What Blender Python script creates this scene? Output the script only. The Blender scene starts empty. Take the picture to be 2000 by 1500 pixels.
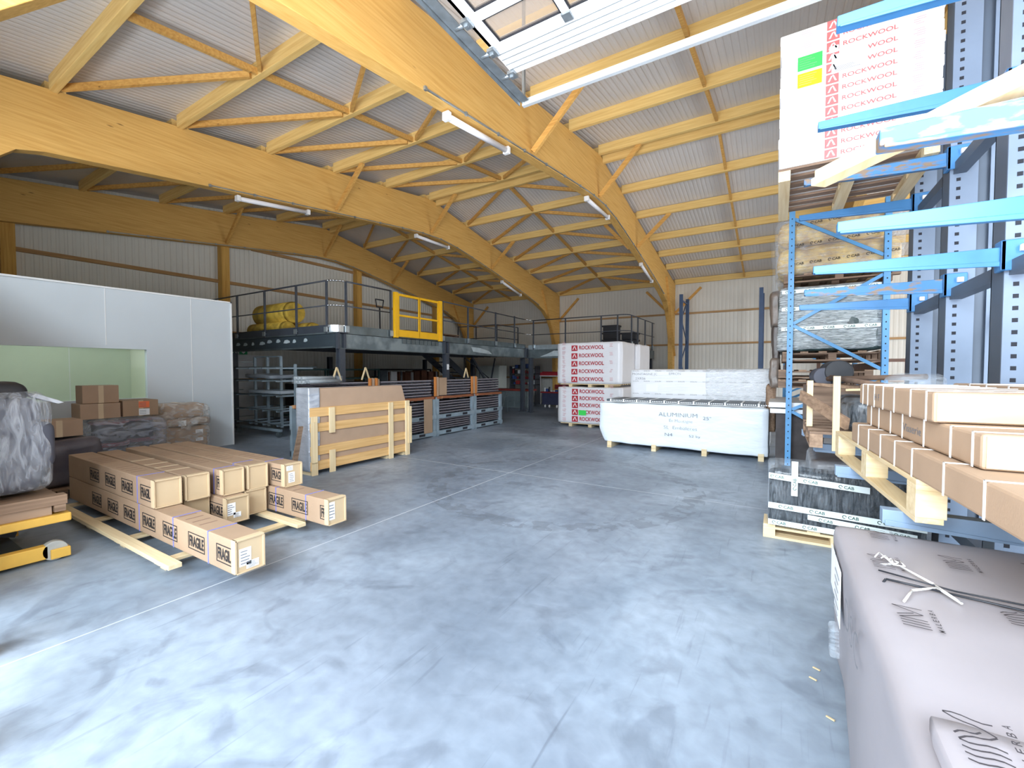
import bpy, bmesh, math, random
from mathutils import Vector, Matrix, noise
random.seed(7)
SC = bpy.context.scene
COL = SC.collection
R = math.radians

# ------------------------------------------------------------------ camera
cam_d = bpy.data.cameras.new('camera'); cam = bpy.data.objects.new('camera', cam_d); COL.objects.link(cam)
cam_d.sensor_width = 36.0; cam_d.lens = 36.0 * 850 / 2000; cam_d.clip_start = 0.02; cam_d.clip_end = 400
cam.location = (0, 0, 1.6); cam.rotation_euler = (R(90 - 1.8), 0, R(31.45))
SC.camera = cam
# ------------------------------------------------------------------ world, lights, exposure
w = bpy.data.worlds.new('sky'); SC.world = w; w.use_nodes = True
bgn = w.node_tree.nodes['Background']; bgn.inputs[0].default_value = (0.72, 0.86, 1.0, 1); bgn.inputs[1].default_value = 1.6

def area(name, loc, rot, sx, sy, power, col):
    l = bpy.data.lights.new(name, 'AREA'); l.shape = 'RECTANGLE'; l.size = sx; l.size_y = sy
    l.energy = power; l.color = col
    o = bpy.data.objects.new(name, l); COL.objects.link(o); o.location = loc; o.rotation_euler = rot
    return o
area('daylight_yard', (2.5, -11.5, 8.2), (R(66), 0, 0), 22.0, 8.0, 7000, (0.82, 0.92, 1.0))      # bright sky and yard seen through the open doorway behind the camera
area('roof_fill', (2.5, -6.5, 0.05), (R(180), 0, 0), 16.0, 11.0, 6400, (0.97, 0.97, 1.0))        # added upward fill outside the doorway, brightening the roof
area('side_fill', (8.6, 13.0, 2.6), (R(90), 0, R(90)), 8.0, 4.6, 450, (0.95, 0.97, 1.0)) # added fill for the far end; the right gable has no doorway
area('office_fill', (-11.2, 2.4, 2.8), (0, 0, 0), 1.2, 1.2, 13, (0.9, 1.0, 0.92))  # added weak fill inside the cabin, no lamp fitting there
VS = SC.view_settings
VS.view_transform = 'Standard'; VS.look = 'None'; VS.exposure = 0.66; VS.gamma = 1.0; VS.use_curve_mapping = False
SC.cycles.max_bounces = 8; SC.cycles.diffuse_bounces = 5; SC.cycles.transparent_max_bounces = 12

# ------------------------------------------------------------------ materials
MATS = {}
def srgb(c):
    return tuple(((x / 12.92) if x <= 0.04045 else ((x + 0.055) / 1.055) ** 2.4) for x in [v / 255 for v in c])
def mat(name, rgb, rough=0.6, metal=0.0, noise_amt=0.12, nscale=6, stretch=(1, 1, 1), bump=0.0, bscale=30, dark=None, spec=0.5, bstretch=(1, 1, 1), detail=4, coat=0.0, contrast=(0.35, 0.65)):
    if name in MATS: return MATS[name]
    m = bpy.data.materials.new(name); m.use_nodes = True; nt = m.node_tree; N = nt.nodes; L = nt.links
    p = N['Principled BSDF']; c = srgb(rgb)
    p.inputs['Roughness'].default_value = rough; p.inputs['Metallic'].default_value = metal
    p.inputs['Specular IOR Level'].default_value = spec; p.inputs['Coat Weight'].default_value = coat
    tc = N.new('ShaderNodeTexCoord')
    if noise_amt > 0 or dark:
        mp = N.new('ShaderNodeMapping'); mp.inputs['Scale'].default_value = stretch; L.new(tc.outputs['Object'], mp.inputs[0])
        nz = N.new('ShaderNodeTexNoise'); nz.inputs['Scale'].default_value = nscale; nz.inputs['Detail'].default_value = detail; L.new(mp.outputs[0], nz.inputs['Vector'])
        rp = N.new('ShaderNodeValToRGB'); L.new(nz.outputs['Fac'], rp.inputs[0])
        rp.color_ramp.elements[0].position = contrast[0]; rp.color_ramp.elements[1].position = contrast[1]
        d = srgb(dark) if dark else tuple(x * (1 - noise_amt * 2) for x in c)
        rp.color_ramp.elements[0].color = (*d, 1); rp.color_ramp.elements[1].color = (*c, 1)
        L.new(rp.outputs[0], p.inputs['Base Color'])
    else:
        p.inputs['Base Color'].default_value = (*c, 1)
    if bump > 0:
        mp2 = N.new('ShaderNodeMapping'); mp2.inputs['Scale'].default_value = bstretch; L.new(tc.outputs['Object'], mp2.inputs[0])
        nb = N.new('ShaderNodeTexNoise'); nb.inputs['Scale'].default_value = bscale; nb.inputs['Detail'].default_value = 5; L.new(mp2.outputs[0], nb.inputs['Vector'])
        b = N.new('ShaderNodeBump'); b.inputs['Strength'].default_value = bump; b.inputs['Distance'].default_value = 0.02
        L.new(nb.outputs['Fac'], b.inputs['Height']); L.new(b.outputs[0], p.inputs['Normal'])
    MATS[name] = m
    return m
def ribbed(name, rgb, axis, pitch, rough=0.45, strength=0.6, dark=None):
    m = mat(name, rgb, rough, noise_amt=0.03, nscale=1.2, dark=dark); nt = m.node_tree; N = nt.nodes; L = nt.links; p = N['Principled BSDF']
    tc = N.new('ShaderNodeTexCoord'); sp = N.new('ShaderNodeSeparateXYZ'); L.new(tc.outputs['Object'], sp.inputs[0])
    mu = N.new('ShaderNodeMath'); mu.operation = 'MULTIPLY'; mu.inputs[1].default_value = 1.0 / pitch; L.new(sp.outputs[axis], mu.inputs[0])
    pp = N.new('ShaderNodeMath'); pp.operation = 'PINGPONG'; pp.inputs[1].default_value = 0.5; L.new(mu.outputs[0], pp.inputs[0])
    mr = N.new('ShaderNodeMapRange'); mr.inputs[1].default_value = 0.12; mr.inputs[2].default_value = 0.26; L.new(pp.outputs[0], mr.inputs[0])
    b = N.new('ShaderNodeBump'); b.inputs['Strength'].default_value = strength; b.inputs['Distance'].default_value = 0.012
    L.new(mr.outputs[0], b.inputs['Height']); L.new(b.outputs[0], p.inputs['Normal'])
    return m
def wood(name, rgb, dark, axis='Y', knots=True, rough=0.62):
    if name in MATS: return MATS[name]
    m = bpy.data.materials.new(name); m.use_nodes = True; nt = m.node_tree; N = nt.nodes; L = nt.links
    p = N['Principled BSDF']; p.inputs['Roughness'].default_value = rough; p.inputs['Specular IOR Level'].default_value = 0.3
    st = {'X': (0.6, 14, 14), 'Y': (14, 0.6, 14), 'Z': (14, 14, 0.6)}[axis]
    tc = N.new('ShaderNodeTexCoord'); mp = N.new('ShaderNodeMapping'); mp.inputs['Scale'].default_value = st; L.new(tc.outputs['Object'], mp.inputs[0])
    nz = N.new('ShaderNodeTexNoise'); nz.inputs['Scale'].default_value = 2.2; nz.inputs['Detail'].default_value = 5; nz.inputs['Distortion'].default_value = 0.4; L.new(mp.outputs[0], nz.inputs['Vector'])
    rp = N.new('ShaderNodeValToRGB'); rp.color_ramp.elements[0].position = 0.25; rp.color_ramp.elements[1].position = 0.72
    rp.color_ramp.elements[0].color = (*srgb(dark), 1); rp.color_ramp.elements[1].color = (*srgb(rgb), 1); L.new(nz.outputs['Fac'], rp.inputs[0])
    out = rp.outputs[0]
    if knots:
        s2 = {'X': (1.3, 5, 5), 'Y': (5, 1.3, 5), 'Z': (5, 5, 1.3)}[axis]
        m2 = N.new('ShaderNodeMapping'); m2.inputs['Scale'].default_value = s2; L.new(tc.outputs['Object'], m2.inputs[0])
        v = N.new('ShaderNodeTexVoronoi'); v.inputs['Scale'].default_value = 1.25; L.new(m2.outputs[0], v.inputs['Vector'])
        r2 = N.new('ShaderNodeValToRGB'); r2.color_ramp.elements[0].position = 0.03; r2.color_ramp.elements[1].position = 0.09
        r2.color_ramp.elements[0].color = (1, 1, 1, 1); r2.color_ramp.elements[1].color = (0, 0, 0, 1); L.new(v.outputs['Distance'], r2.inputs[0])
        mx = N.new('ShaderNodeMix'); mx.data_type = 'RGBA'; L.new(r2.outputs[0], mx.inputs[0]); L.new(out, mx.inputs[6])
        mx.inputs[7].default_value = (*[x * 0.45 for x in srgb(dark)], 1); out = mx.outputs[2]
    L.new(out, p.inputs['Base Color'])
    MATS[name] = m
    return m
def film(name, alpha=0.25, rgb=(225, 235, 245), bscale=9, bst=(1, 1, 6), strength=0.9):
    if name in MATS: return MATS[name]
    m = bpy.data.materials.new(name); m.use_nodes = True; nt = m.node_tree; N = nt.nodes; L = nt.links
    p = N['Principled BSDF']; p.inputs['Base Color'].default_value = (*srgb(rgb), 1); p.inputs['Roughness'].default_value = 0.16
    tr = N.new('ShaderNodeBsdfTransparent'); mx = N.new('ShaderNodeMixShader'); tc = N.new('ShaderNodeTexCoord')
    mp = N.new('ShaderNodeMapping'); mp.inputs['Scale'].default_value = bst; L.new(tc.outputs['Object'], mp.inputs[0])
    nz = N.new('ShaderNodeTexNoise'); nz.inputs['Scale'].default_value = bscale; nz.inputs['Detail'].default_value = 6; nz.inputs['Distortion'].default_value = 1.2; L.new(mp.outputs[0], nz.inputs['Vector'])
    b = N.new('ShaderNodeBump'); b.inputs['Strength'].default_value = strength; b.inputs['Distance'].default_value = 0.03; L.new(nz.outputs['Fac'], b.inputs['Height']); L.new(b.outputs[0], p.inputs['Normal'])
    rp = N.new('ShaderNodeMapRange'); rp.inputs[1].default_value = 0.35; rp.inputs[2].default_value = 0.75; rp.inputs[3].default_value = alpha * 0.4; rp.inputs[4].default_value = min(1, alpha * 2.2)
    L.new(nz.outputs['Fac'], rp.inputs[0]); L.new(rp.outputs[0], mx.inputs[0]); L.new(tr.outputs[0], mx.inputs[1]); L.new(p.outputs[0], mx.inputs[2])
    L.new(mx.outputs[0], N['Material Output'].inputs[0])
    MATS[name] = m
    return m
def glass(name, alpha=0.15, rgb=(220, 235, 235)):
    if name in MATS: return MATS[name]
    m = bpy.data.materials.new(name); m.use_nodes = True; nt = m.node_tree; N = nt.nodes; L = nt.links
    p = N['Principled BSDF']; p.inputs['Base Color'].default_value = (*srgb(rgb), 1); p.inputs['Roughness'].default_value = 0.05
    tr = N.new('ShaderNodeBsdfTransparent'); mx = N.new('ShaderNodeMixShader'); mx.inputs[0].default_value = alpha
    L.new(tr.outputs[0], mx.inputs[1]); L.new(p.outputs[0], mx.inputs[2]); L.new(mx.outputs[0], N['Material Output'].inputs[0])
    MATS[name] = m
    return m

GLU = wood('glulam', (222, 180, 106), (200, 152, 78), 'Y')
PURL = wood('spruce purlin', (234, 204, 134), (212, 172, 100), 'X')
GIRT = wood('wall girt', (190, 156, 112), (162, 124, 82), 'X')
GIRTY = wood('gable girt', (186, 150, 104), (158, 118, 74), 'Y')
BRACEW = wood('spruce batten', (222, 176, 100), (190, 138, 68), 'X')
POSTW = wood('spruce post', (226, 182, 100), (196, 146, 70), 'Z')
PINE = wood('pale pallet pine', (230, 211, 174), (206, 178, 132), 'Y')
PINEX = wood('pale pine x', (232, 214, 178), (208, 182, 138), 'X')
PINEZ = wood('pale pine z', (230, 211, 174), (208, 180, 136), 'Z')
OLDW = wood('weathered pallet wood', (168, 140, 116), (118, 94, 76), 'Y')
OLDX = wood('weathered wood x', (150, 124, 104), (100, 80, 66), 'X')
CARD = mat('cardboard', (172, 144, 118), 0.8, noise_amt=0.05, nscale=3, bump=0.15, bscale=60, bstretch=(1, 8, 1))
CARDL = mat('cardboard light end', (200, 176, 142), 0.8, noise_amt=0.03, nscale=3)
CARDT = mat('cardboard top', (176, 148, 124), 0.8, noise_amt=0.05, nscale=3)
TAPE = mat('paper tape', (205, 182, 150), 0.5, noise_amt=0.02)
INK = mat('black ink', (40, 38, 40), 0.7, noise_amt=0)
INKG = mat('grey ink', (120, 122, 128), 0.7, noise_amt=0)
PAPER = mat('white paper', (240, 242, 245), 0.7, noise_amt=0)
BLUESTRAP = mat('blue strap', (120, 126, 200), 0.4, noise_amt=0)
WSTRAP = mat('white strap', (240, 238, 235), 0.4, noise_amt=0)
DECK = ribbed('roof panel', (212, 208, 204), 0, 0.10, 0.5, 0.55)
CLAD = ribbed('wall cladding', (222, 220, 212), 0, 0.14, 0.5, 0.4)
CLADY = ribbed('wall cladding gable', (222, 222, 214), 1, 0.14, 0.4, 0.75)
OFFW = mat('office panel', (208, 216, 222), 0.4, noise_amt=0.02, nscale=1)
WHITE = mat('white paint', (235, 236, 236), 0.4, noise_amt=0.02)
STEELD = mat('dark grey paint', (66, 72, 82), 0.45, noise_amt=0.08, nscale=8)
GALV = mat('galvanised steel', (176, 186, 192), 0.32, 0.75, noise_amt=0.12, nscale=9, detail=6)
GALVD = mat('dull galvanised', (118, 130, 134), 0.42, 0.55, noise_amt=0.2, nscale=3, detail=6)
GALVS = mat('stillage steel', (160, 178, 190), 0.4, 0.3, noise_amt=0.1, nscale=5)
MIRR = mat('bright steel', (215, 220, 224), 0.18, 0.9, noise_amt=0.05)
RBLUE = mat('rack blue', (88, 152, 204), 0.4, noise_amt=0.1, nscale=7, contrast=(0.2, 0.5))
RUST = mat('worn blue paint', (62, 118, 166), 0.55, dark=(128, 108, 88), noise_amt=0.1, nscale=7, stretch=(1.4, 4, 4), contrast=(0.40, 0.52), detail=6)
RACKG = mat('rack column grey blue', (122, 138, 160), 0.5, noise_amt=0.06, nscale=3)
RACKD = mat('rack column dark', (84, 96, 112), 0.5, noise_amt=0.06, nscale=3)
HOLE = mat('slot dark', (40, 42, 50), 0.9, noise_amt=0)
DBLUE = mat('dark blue steel', (58, 84, 122), 0.45, noise_amt=0.08, nscale=6)
YEL = mat('safety yellow', (250, 190, 22), 0.4, noise_amt=0.04)
YELT = mat('table yellow', (238, 188, 84), 0.5, noise_amt=0.06)
RED = mat('dark red', (140, 40, 44), 0.5, noise_amt=0.1)
RWRED = mat('print red', (176, 36, 52), 0.6, noise_amt=0)
RWREDL = mat('print red light', (222, 108, 108), 0.6, noise_amt=0)
RWTXT = mat('faint red print', (214, 170, 176), 0.6, noise_amt=0)
PACKW = mat('white pack film', (228, 228, 232), 0.35, noise_amt=0.02, nscale=2, bump=0.35, bscale=3, bstretch=(1, 1, 3))
WRAPW = mat('white wrap', (226, 234, 242), 0.35, noise_amt=0.02, nscale=2, bump=0.7, bscale=3.2, bstretch=(1, 1, 2.6))
WRAPS = mat('stretch wrap white', (230, 234, 240), 0.28, noise_amt=0.04, nscale=4, bump=0.8, bscale=4, bstretch=(1, 1, 9))
FILM = film('clear film', 0.22)
FILMH = film('hazy film', 0.18, bscale=7, bst=(1, 1, 5))
FILMV = film('hazy film vertical', 0.09, bscale=8, bst=(5, 5, 0.8))
BLACKP = mat('black foil', (34, 40, 46), 0.25, noise_amt=0.2, nscale=5, bump=0.9, bscale=4, bstretch=(3, 3, 1))
GREENP = mat('dark green foil', (72, 92, 92), 0.3, dark=(36, 48, 50), nscale=6, bump=0.8, bscale=6)
YWOOL = mat('yellow wool', (226, 192, 78), 0.8, dark=(180, 150, 60), nscale=6, bump=0.6, bscale=10)
TANW = mat('tan roll', (236, 204, 124), 0.4, dark=(176, 146, 100), nscale=5, bump=0.8, bscale=5, bstretch=(1, 1, 4))
TAPEC = mat('printed white tape', (228, 238, 238), 0.4, noise_amt=0.02)
GREEN = mat('note green', (60, 215, 90), 0.6, noise_amt=0)
YNOTE = mat('note yellow', (250, 218, 20), 0.6, noise_amt=0)
DOORW = mat('door panel white', (232, 234, 236), 0.4, noise_amt=0.01)
DARKP = mat('dark plastic', (42, 44, 50), 0.5, noise_amt=0.1)
MACH = mat('dark grey cover', (82, 84, 96), 0.6, noise_amt=0.08, nscale=4)
LAMPW = mat('lamp diffuser', (232, 232, 236), 0.35, noise_amt=0)
TAUPE = mat('grey brown packaging', (160, 154, 158), 0.42, noise_amt=0.05, nscale=1.5, bump=0.35, bscale=2.2, bstretch=(1, 0.4, 1))
ORANGE = mat('orange card edge', (206, 128, 62), 0.7, noise_amt=0.15, nscale=8, stretch=(1, 1, 0.2))
RAW = mat('dark slate profile', (70, 66, 74), 0.5, dark=(44, 42, 50), nscale=10, stretch=(6, 1, 6))
TEAL = mat('teal steel', (48, 84, 84), 0.5, noise_amt=0.1)

def floor_mat():
    m = bpy.data.materials.new('concrete floor'); m.use_nodes = True; nt = m.node_tree; N = nt.nodes; L = nt.links
    p = N['Principled BSDF']; tc = N.new('ShaderNodeTexCoord')
    def nz(s, d, dist=0.0, st=(1, 1, 1), rot=0):
        mp = N.new('ShaderNodeMapping'); mp.inputs['Scale'].default_value = st; mp.inputs['Rotation'].default_value = (0, 0, rot); L.new(tc.outputs['Object'], mp.inputs[0])
        n = N.new('ShaderNodeTexNoise'); n.inputs['Scale'].default_value = s; n.inputs['Detail'].default_value = d; n.inputs['Distortion'].default_value = dist; L.new(mp.outputs[0], n.inputs['Vector']); return n.outputs['Fac']
    def ramp(f, a, b, ca, cb):
        r = N.new('ShaderNodeValToRGB'); r.color_ramp.elements[0].position = a; r.color_ramp.elements[1].position = b
        r.color_ramp.elements[0].color = (*ca, 1); r.color_ramp.elements[1].color = (*cb, 1); L.new(f, r.inputs[0]); return r.outputs[0]
    def mix(f, a, b, mode='MIX'):
        x = N.new('ShaderNodeMix'); x.data_type = 'RGBA'; x.blend_type = mode
        if isinstance(f, float): x.inputs[0].default_value = f
        else: L.new(f, x.inputs[0])
        L.new(a, x.inputs[6]); L.new(b, x.inputs[7]); return x.outputs[2]
    base = ramp(nz(0.7, 8, 0.6), 0.32, 0.68, srgb((128, 142, 158)), srgb((166, 179, 194)))
    fine = ramp(nz(9, 8, 0.3), 0.3, 0.7, (0.80, 0.80, 0.80), (1.04, 1.04, 1.04))
    c = mix(1.0, base, fine, 'MULTIPLY')
    blot = ramp(nz(1.6, 6, 1.6), 0.57, 0.66, (1, 1, 1), (0.78, 0.78, 0.79))
    c = mix(1.0, c, blot, 'MULTIPLY')
    worn = ramp(nz(0.28, 4, 0.8, rot=0.6), 0.42, 0.62, (1, 1, 1), (0.72, 0.71, 0.72))
    c = mix(1.0, c, worn, 'MULTIPLY')
    for rot in (0.35, 1.25, -0.5):
        s = ramp(nz(2.4, 5, 0.4, (9, 0.5, 1), rot), 0.66, 0.72, (1, 1, 1), (0.84, 0.84, 0.85))
        c = mix(1.0, c, s, 'MULTIPLY')
    # circular tyre track
    sp = N.new('ShaderNodeSeparateXYZ'); L.new(tc.outputs['Object'], sp.inputs[0])
    def M(op, a, b=None):
        n = N.new('ShaderNodeMath'); n.operation = op
        for i, v in enumerate((a, b)):
            if v is None: continue
            if isinstance(v, (int, float)): n.inputs[i].default_value = v
            else: L.new(v, n.inputs[i])
        return n.outputs[0]
    dx = M('SUBTRACT', sp.outputs[0], -2.6); dy = M('SUBTRACT', sp.outputs[1], 5.6)
    rr = M('SQRT', M('ADD', M('MULTIPLY', dx, dx), M('MULTIPLY', dy, dy)))
    ring = M('LESS_THAN', M('ABSOLUTE', M('SUBTRACT', rr, 1.75)), 0.13)
    ringm = M('MULTIPLY', ring, M('GREATER_THAN', nz(5, 5), 0.50)); ringm = M('MULTIPLY', ringm, 0.35)
    dk = N.new('ShaderNodeRGB'); dk.outputs[0].default_value = (*srgb((84, 90, 98)), 1)
    c = mix(ringm, c, dk.outputs[0])
    # saw-cut joints, pale
    j1 = M('LESS_THAN', M('ABSOLUTE', M('SUBTRACT', sp.outputs[0], -3.56)), 0.006)
    j2 = M('LESS_THAN', M('ABSOLUTE', M('SUBTRACT', sp.outputs[1], 5.75)), 0.007)
    j3 = M('LESS_THAN', M('ABSOLUTE', M('SUBTRACT', sp.outputs[1], 11.0)), 0.007)
    j = M('MULTIPLY', M('MAXIMUM', j1, M('MAXIMUM', j2, j3)), 0.7)
    lt = N.new('ShaderNodeRGB'); lt.outputs[0].default_value = (*srgb((205, 212, 218)), 1)
    c = mix(j, c, lt.outputs[0])
    L.new(c, p.inputs['Base Color']); 
    rg = N.new('ShaderNodeMapRange'); rg.inputs[3].default_value = 0.32; rg.inputs[4].default_value = 0.6; L.new(nz(2, 4), rg.inputs[0]); L.new(rg.outputs[0], p.inputs['Roughness'])
    b = N.new('ShaderNodeBump'); b.inputs['Strength'].default_value = 0.12; b.inputs['Distance'].default_value = 0.004; L.new(nz(24, 4), b.inputs['Height']); L.new(b.outputs[0], p.inputs['Normal'])
    return m

# ------------------------------------------------------------------ mesh helpers
PM = {}      # parent name -> world matrix
def box(bm, lo, hi, mi=0, M=None):
    x0, y0, z0 = lo; x1, y1, z1 = hi
    vs = [bm.verts.new(Vector(c)) for c in ((x0, y0, z0), (x1, y0, z0), (x1, y1, z0), (x0, y1, z0), (x0, y0, z1), (x1, y0, z1), (x1, y1, z1), (x0, y1, z1))]
    if M is not None:
        for v in vs: v.co = M @ v.co
    for f in ((0, 3, 2, 1), (4, 5, 6, 7), (0, 1, 5, 4), (1, 2, 6, 5), (2, 3, 7, 6), (3, 0, 4, 7)):
        fc = bm.faces.new([vs[i] for i in f]); fc.material_index = mi
    return vs
def bar(bm, a, b, w, h, mi=0, up=(0, 0, 1)):
    """rectangular bar between two points; w across, h along up"""
    a = Vector(a); b = Vector(b); d = b - a; ln = d.length; d.normalize(); u = Vector(up)
    if abs(d.dot(u)) > 0.98: u = Vector((0, 1, 0))
    s = d.cross(u).normalized(); u = s.cross(d).normalized()
    M = Matrix(((d.x, s.x, u.x, a.x), (d.y, s.y, u.y, a.y), (d.z, s.z, u.z, a.z), (0, 0, 0, 1)))
    box(bm, (0, -w / 2, -h / 2), (ln, w / 2, h / 2), mi, M)
def tube(bm, a, b, r, n=12, mi=0, r2=None):
    a = Vector(a); b = Vector(b); d = (b - a); ln = d.length; d.normalize(); r2 = r if r2 is None else r2
    u = Vector((0, 0, 1)) if abs(d.z) < 0.95 else Vector((1, 0, 0)); s = d.cross(u).normalized(); u = s.cross(d)
    A = []; B = []
    for i in range(n):
        t = 2 * math.pi * i / n; o = s * math.cos(t) + u * math.sin(t)
        A.append(bm.verts.new(a + o * r)); B.append(bm.verts.new(b + o * r2))
    for i in range(n):
        f = bm.faces.new((A[i], A[(i + 1) % n], B[(i + 1) % n], B[i])); f.material_index = mi; f.smooth = True
    f = bm.faces.new(A[::-1]); f.material_index = mi; f = bm.faces.new(B); f.material_index = mi
def poly_tube(bm, pts, r, n=8, mi=0):
    for i in range(len(pts) - 1): tube(bm, pts[i], pts[i + 1], r, n, mi)
def prism(bm, pts, x0, x1, mi=0, axis=0):
    """extrude a polygon given as (y,z) between x0 and x1 (axis 0) or (x,z) along y (axis 1) or (x,y) along z (axis 2)"""
    def mk(p, t):
        return {0: (t, p[0], p[1]), 1: (p[0], t, p[1]), 2: (p[0], p[1], t)}[axis]
    A = [bm.verts.new(mk(p, x0)) for p in pts]; B = [bm.verts.new(mk(p, x1)) for p in pts]
    n = len(pts)
    fs = [bm.faces.new(A), bm.faces.new(B[::-1])] + [bm.faces.new((A[i], B[i], B[(i + 1) % n], A[(i + 1) % n])) for i in range(n)]
    for f in fs: f.material_index = mi
def pack(bm, lo, hi, div=14, amp=0.02, rnd=0.04, seed=0, mi=0, freq=2.2, sag=0.0, power=8):
    """a wrapped pack: a subdivided box with rounded edges and irregular wrinkled sides"""
    lo = Vector(lo); hi = Vector(hi); c = (lo + hi) / 2; h = (hi - lo) / 2
    t = bmesh.new(); bmesh.ops.create_cube(t, size=2.0)
    bmesh.ops.subdivide_edges(t, edges=t.edges[:], cuts=div, use_grid_fill=True)
    mp = {}
    for v in t.verts:
        q = v.co.copy(); p = Vector((q.x * h.x, q.y * h.y, q.z * h.z))
        inner = Vector((max(-h.x + rnd, min(h.x - rnd, p.x)), max(-h.y + rnd, min(h.y - rnd, p.y)), max(-h.z + rnd, min(h.z - rnd, p.z))))
        d = p - inner
        if d.length > 1e-6: p = inner + d.normalized() * rnd
        nn = noise.noise_vector((p + Vector((seed * 7.3, seed * 3.1, seed))) * freq) + 0.5 * noise.noise_vector((p + Vector((seed, 2, 5))) * freq * 3)
        p += nn * amp
        if sag and q.z > 0.99: p.z -= sag * max(0, (1 - q.x ** 2)) * max(0, (1 - q.y ** 2))
        w_ = c + p
        if w_.z < lo.z: w_.z = lo.z
        mp[v] = bm.verts.new(w_)
    for f in t.faces:
        g = bm.faces.new([mp[v] for v in f.verts]); g.material_index = mi; g.smooth = True
    t.free()
def P3(org, u, v):
    """frame on a face: org = lower-left corner, u = right, v = up"""
    u = Vector(u).normalized(); v = Vector(v).normalized(); n = u.cross(v)
    return Matrix(((u.x, v.x, n.x, org[0]), (u.y, v.y, n.y, org[1]), (u.z, v.z, n.z, org[2]), (0, 0, 0, 1)))
_T = {}
def text_data(s, bold):
    k = (s, bold)
    if k not in _T:
        cu = bpy.data.curves.new('t', 'FONT'); cu.body = s; cu.size = 1; cu.offset = bold; cu.resolution_u = 3
        o = bpy.data.objects.new('t', cu); COL.objects.link(o); dg = bpy.context.evaluated_depsgraph_get(); dg.update()
        me = bpy.data.meshes.new_from_object(o.evaluated_get(dg)); bpy.data.objects.remove(o)
        vs = [v.co.copy() for v in me.vertices]; fs = [tuple(p.vertices) for p in me.polygons]
        bpy.data.meshes.remove(me)
        x0 = min(v.x for v in vs); x1 = max(v.x for v in vs); y0 = min(v.y for v in vs); y1 = max(v.y for v in vs)
        _T[k] = ([Vector(((v.x - x0) / (x1 - x0), (v.y - y0) / (y1 - y0), 0)) for v in vs], fs)
    return _T[k]
def text(bm, s, M, w, h, mi=0, bold=0.02, lift=0.002, x=0, y=0):
    """text fitted into a w by h rectangle at (x, y) of the face frame M"""
    vs, fs = text_data(s, bold)
    nv = [bm.verts.new(M @ Vector((x + v.x * w, y + v.y * h, lift))) for v in vs]
    for f in fs:
        try: g = bm.faces.new([nv[i] for i in f]); g.material_index = mi
        except ValueError: pass
def rect(bm, M, x, y, w, h, mi=0, lift=0.0015, th=0.001):
    box(bm, (x, y, lift), (x + w, y + h, lift + th), mi, M)
def frame(bm, M, x, y, w, h, t, mi=0, lift=0.0015):
    rect(bm, M, x, y, w, t, mi, lift); rect(bm, M, x, y + h - t, w, t, mi, lift)
    rect(bm, M, x, y + t, t, h - 2 * t, mi, lift); rect(bm, M, x + w - t, y + t, t, h - 2 * t, mi, lift)
def tri(bm, M, pts, mi=0, lift=0.003):
    f = bm.faces.new([bm.verts.new(M @ Vector((p[0], p[1], lift))) for p in pts]); f.material_index = mi

def obj(name, bm, m, parent=None, bevel=0, local=False, kind=None, smooth=False):
    me = bpy.data.meshes.new(name)
    if parent is not None and not local:
        bm.transform(PM[parent.name].inverted())
    bmesh.ops.recalc_face_normals(bm, faces=bm.faces[:])
    if smooth:
        for f in bm.faces: f.smooth = True
    bm.to_mesh(me); bm.free()
    for x in (m if isinstance(m, (list, tuple)) else [m]): me.materials.append(x)
    o = bpy.data.objects.new(name, me); COL.objects.link(o)
    if parent is not None:
        o.parent = parent; PM[o.name] = PM[parent.name]
    else: PM[o.name] = Matrix.Identity(4)
    if bevel:
        b = o.modifiers.new('bevel', 'BEVEL'); b.width = bevel; b.segments = 2; b.limit_method = 'ANGLE'
    if kind: o['kind'] = kind
    return o
def bm_(): return bmesh.new()
def thing(name, label, cat, loc=(0, 0, 0), rotz=0, group=None):
    o = bpy.data.objects.new(name, None); COL.objects.link(o); o.location = loc; o.rotation_euler = (0, 0, rotz)
    o.empty_display_size = 0.1; o['label'] = label; o['category'] = cat
    if group: o['group'] = group
    PM[o.name] = Matrix.Translation(loc) @ Matrix.Rotation(rotz, 4, 'Z')
    return o
def tag(o, label, cat, group=None):
    o['label'] = label; o['category'] = cat
    if group: o['group'] = group
    return o
def recenter(o):
    """move a one-mesh thing's origin to its base"""
    me = o.data; xs = [v.co for v in me.vertices]
    c = Vector((sum(v.x for v in xs) / len(xs), sum(v.y for v in xs) / len(xs), min(v.z for v in xs)))
    me.transform(Matrix.Translation(-c)); o.location = c
    return o
def kids(o): return [c for c in bpy.data.objects if c.parent == o]
def dup(root, loc, rotz=0, label=None, group=None):
    r = root.copy(); COL.objects.link(r); r.location = loc; r.rotation_euler = (0, 0, rotz)
    if label: r['label'] = label
    if group: r['group'] = group
    PM[r.name] = Matrix.Translation(loc) @ Matrix.Rotation(rotz, 4, 'Z')
    for ch in kids(root):
        c = ch.copy(); COL.objects.link(c); c.parent = r
        for g in kids(ch):
            d = g.copy(); COL.objects.link(d); d.parent = c
    return r
ORD = ['first', 'second', 'third', 'fourth', 'fifth', 'sixth', 'seventh', 'eighth', 'ninth', 'tenth', 'eleventh', 'twelfth', 'thirteenth', 'fourteenth', 'fifteenth']

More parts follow.
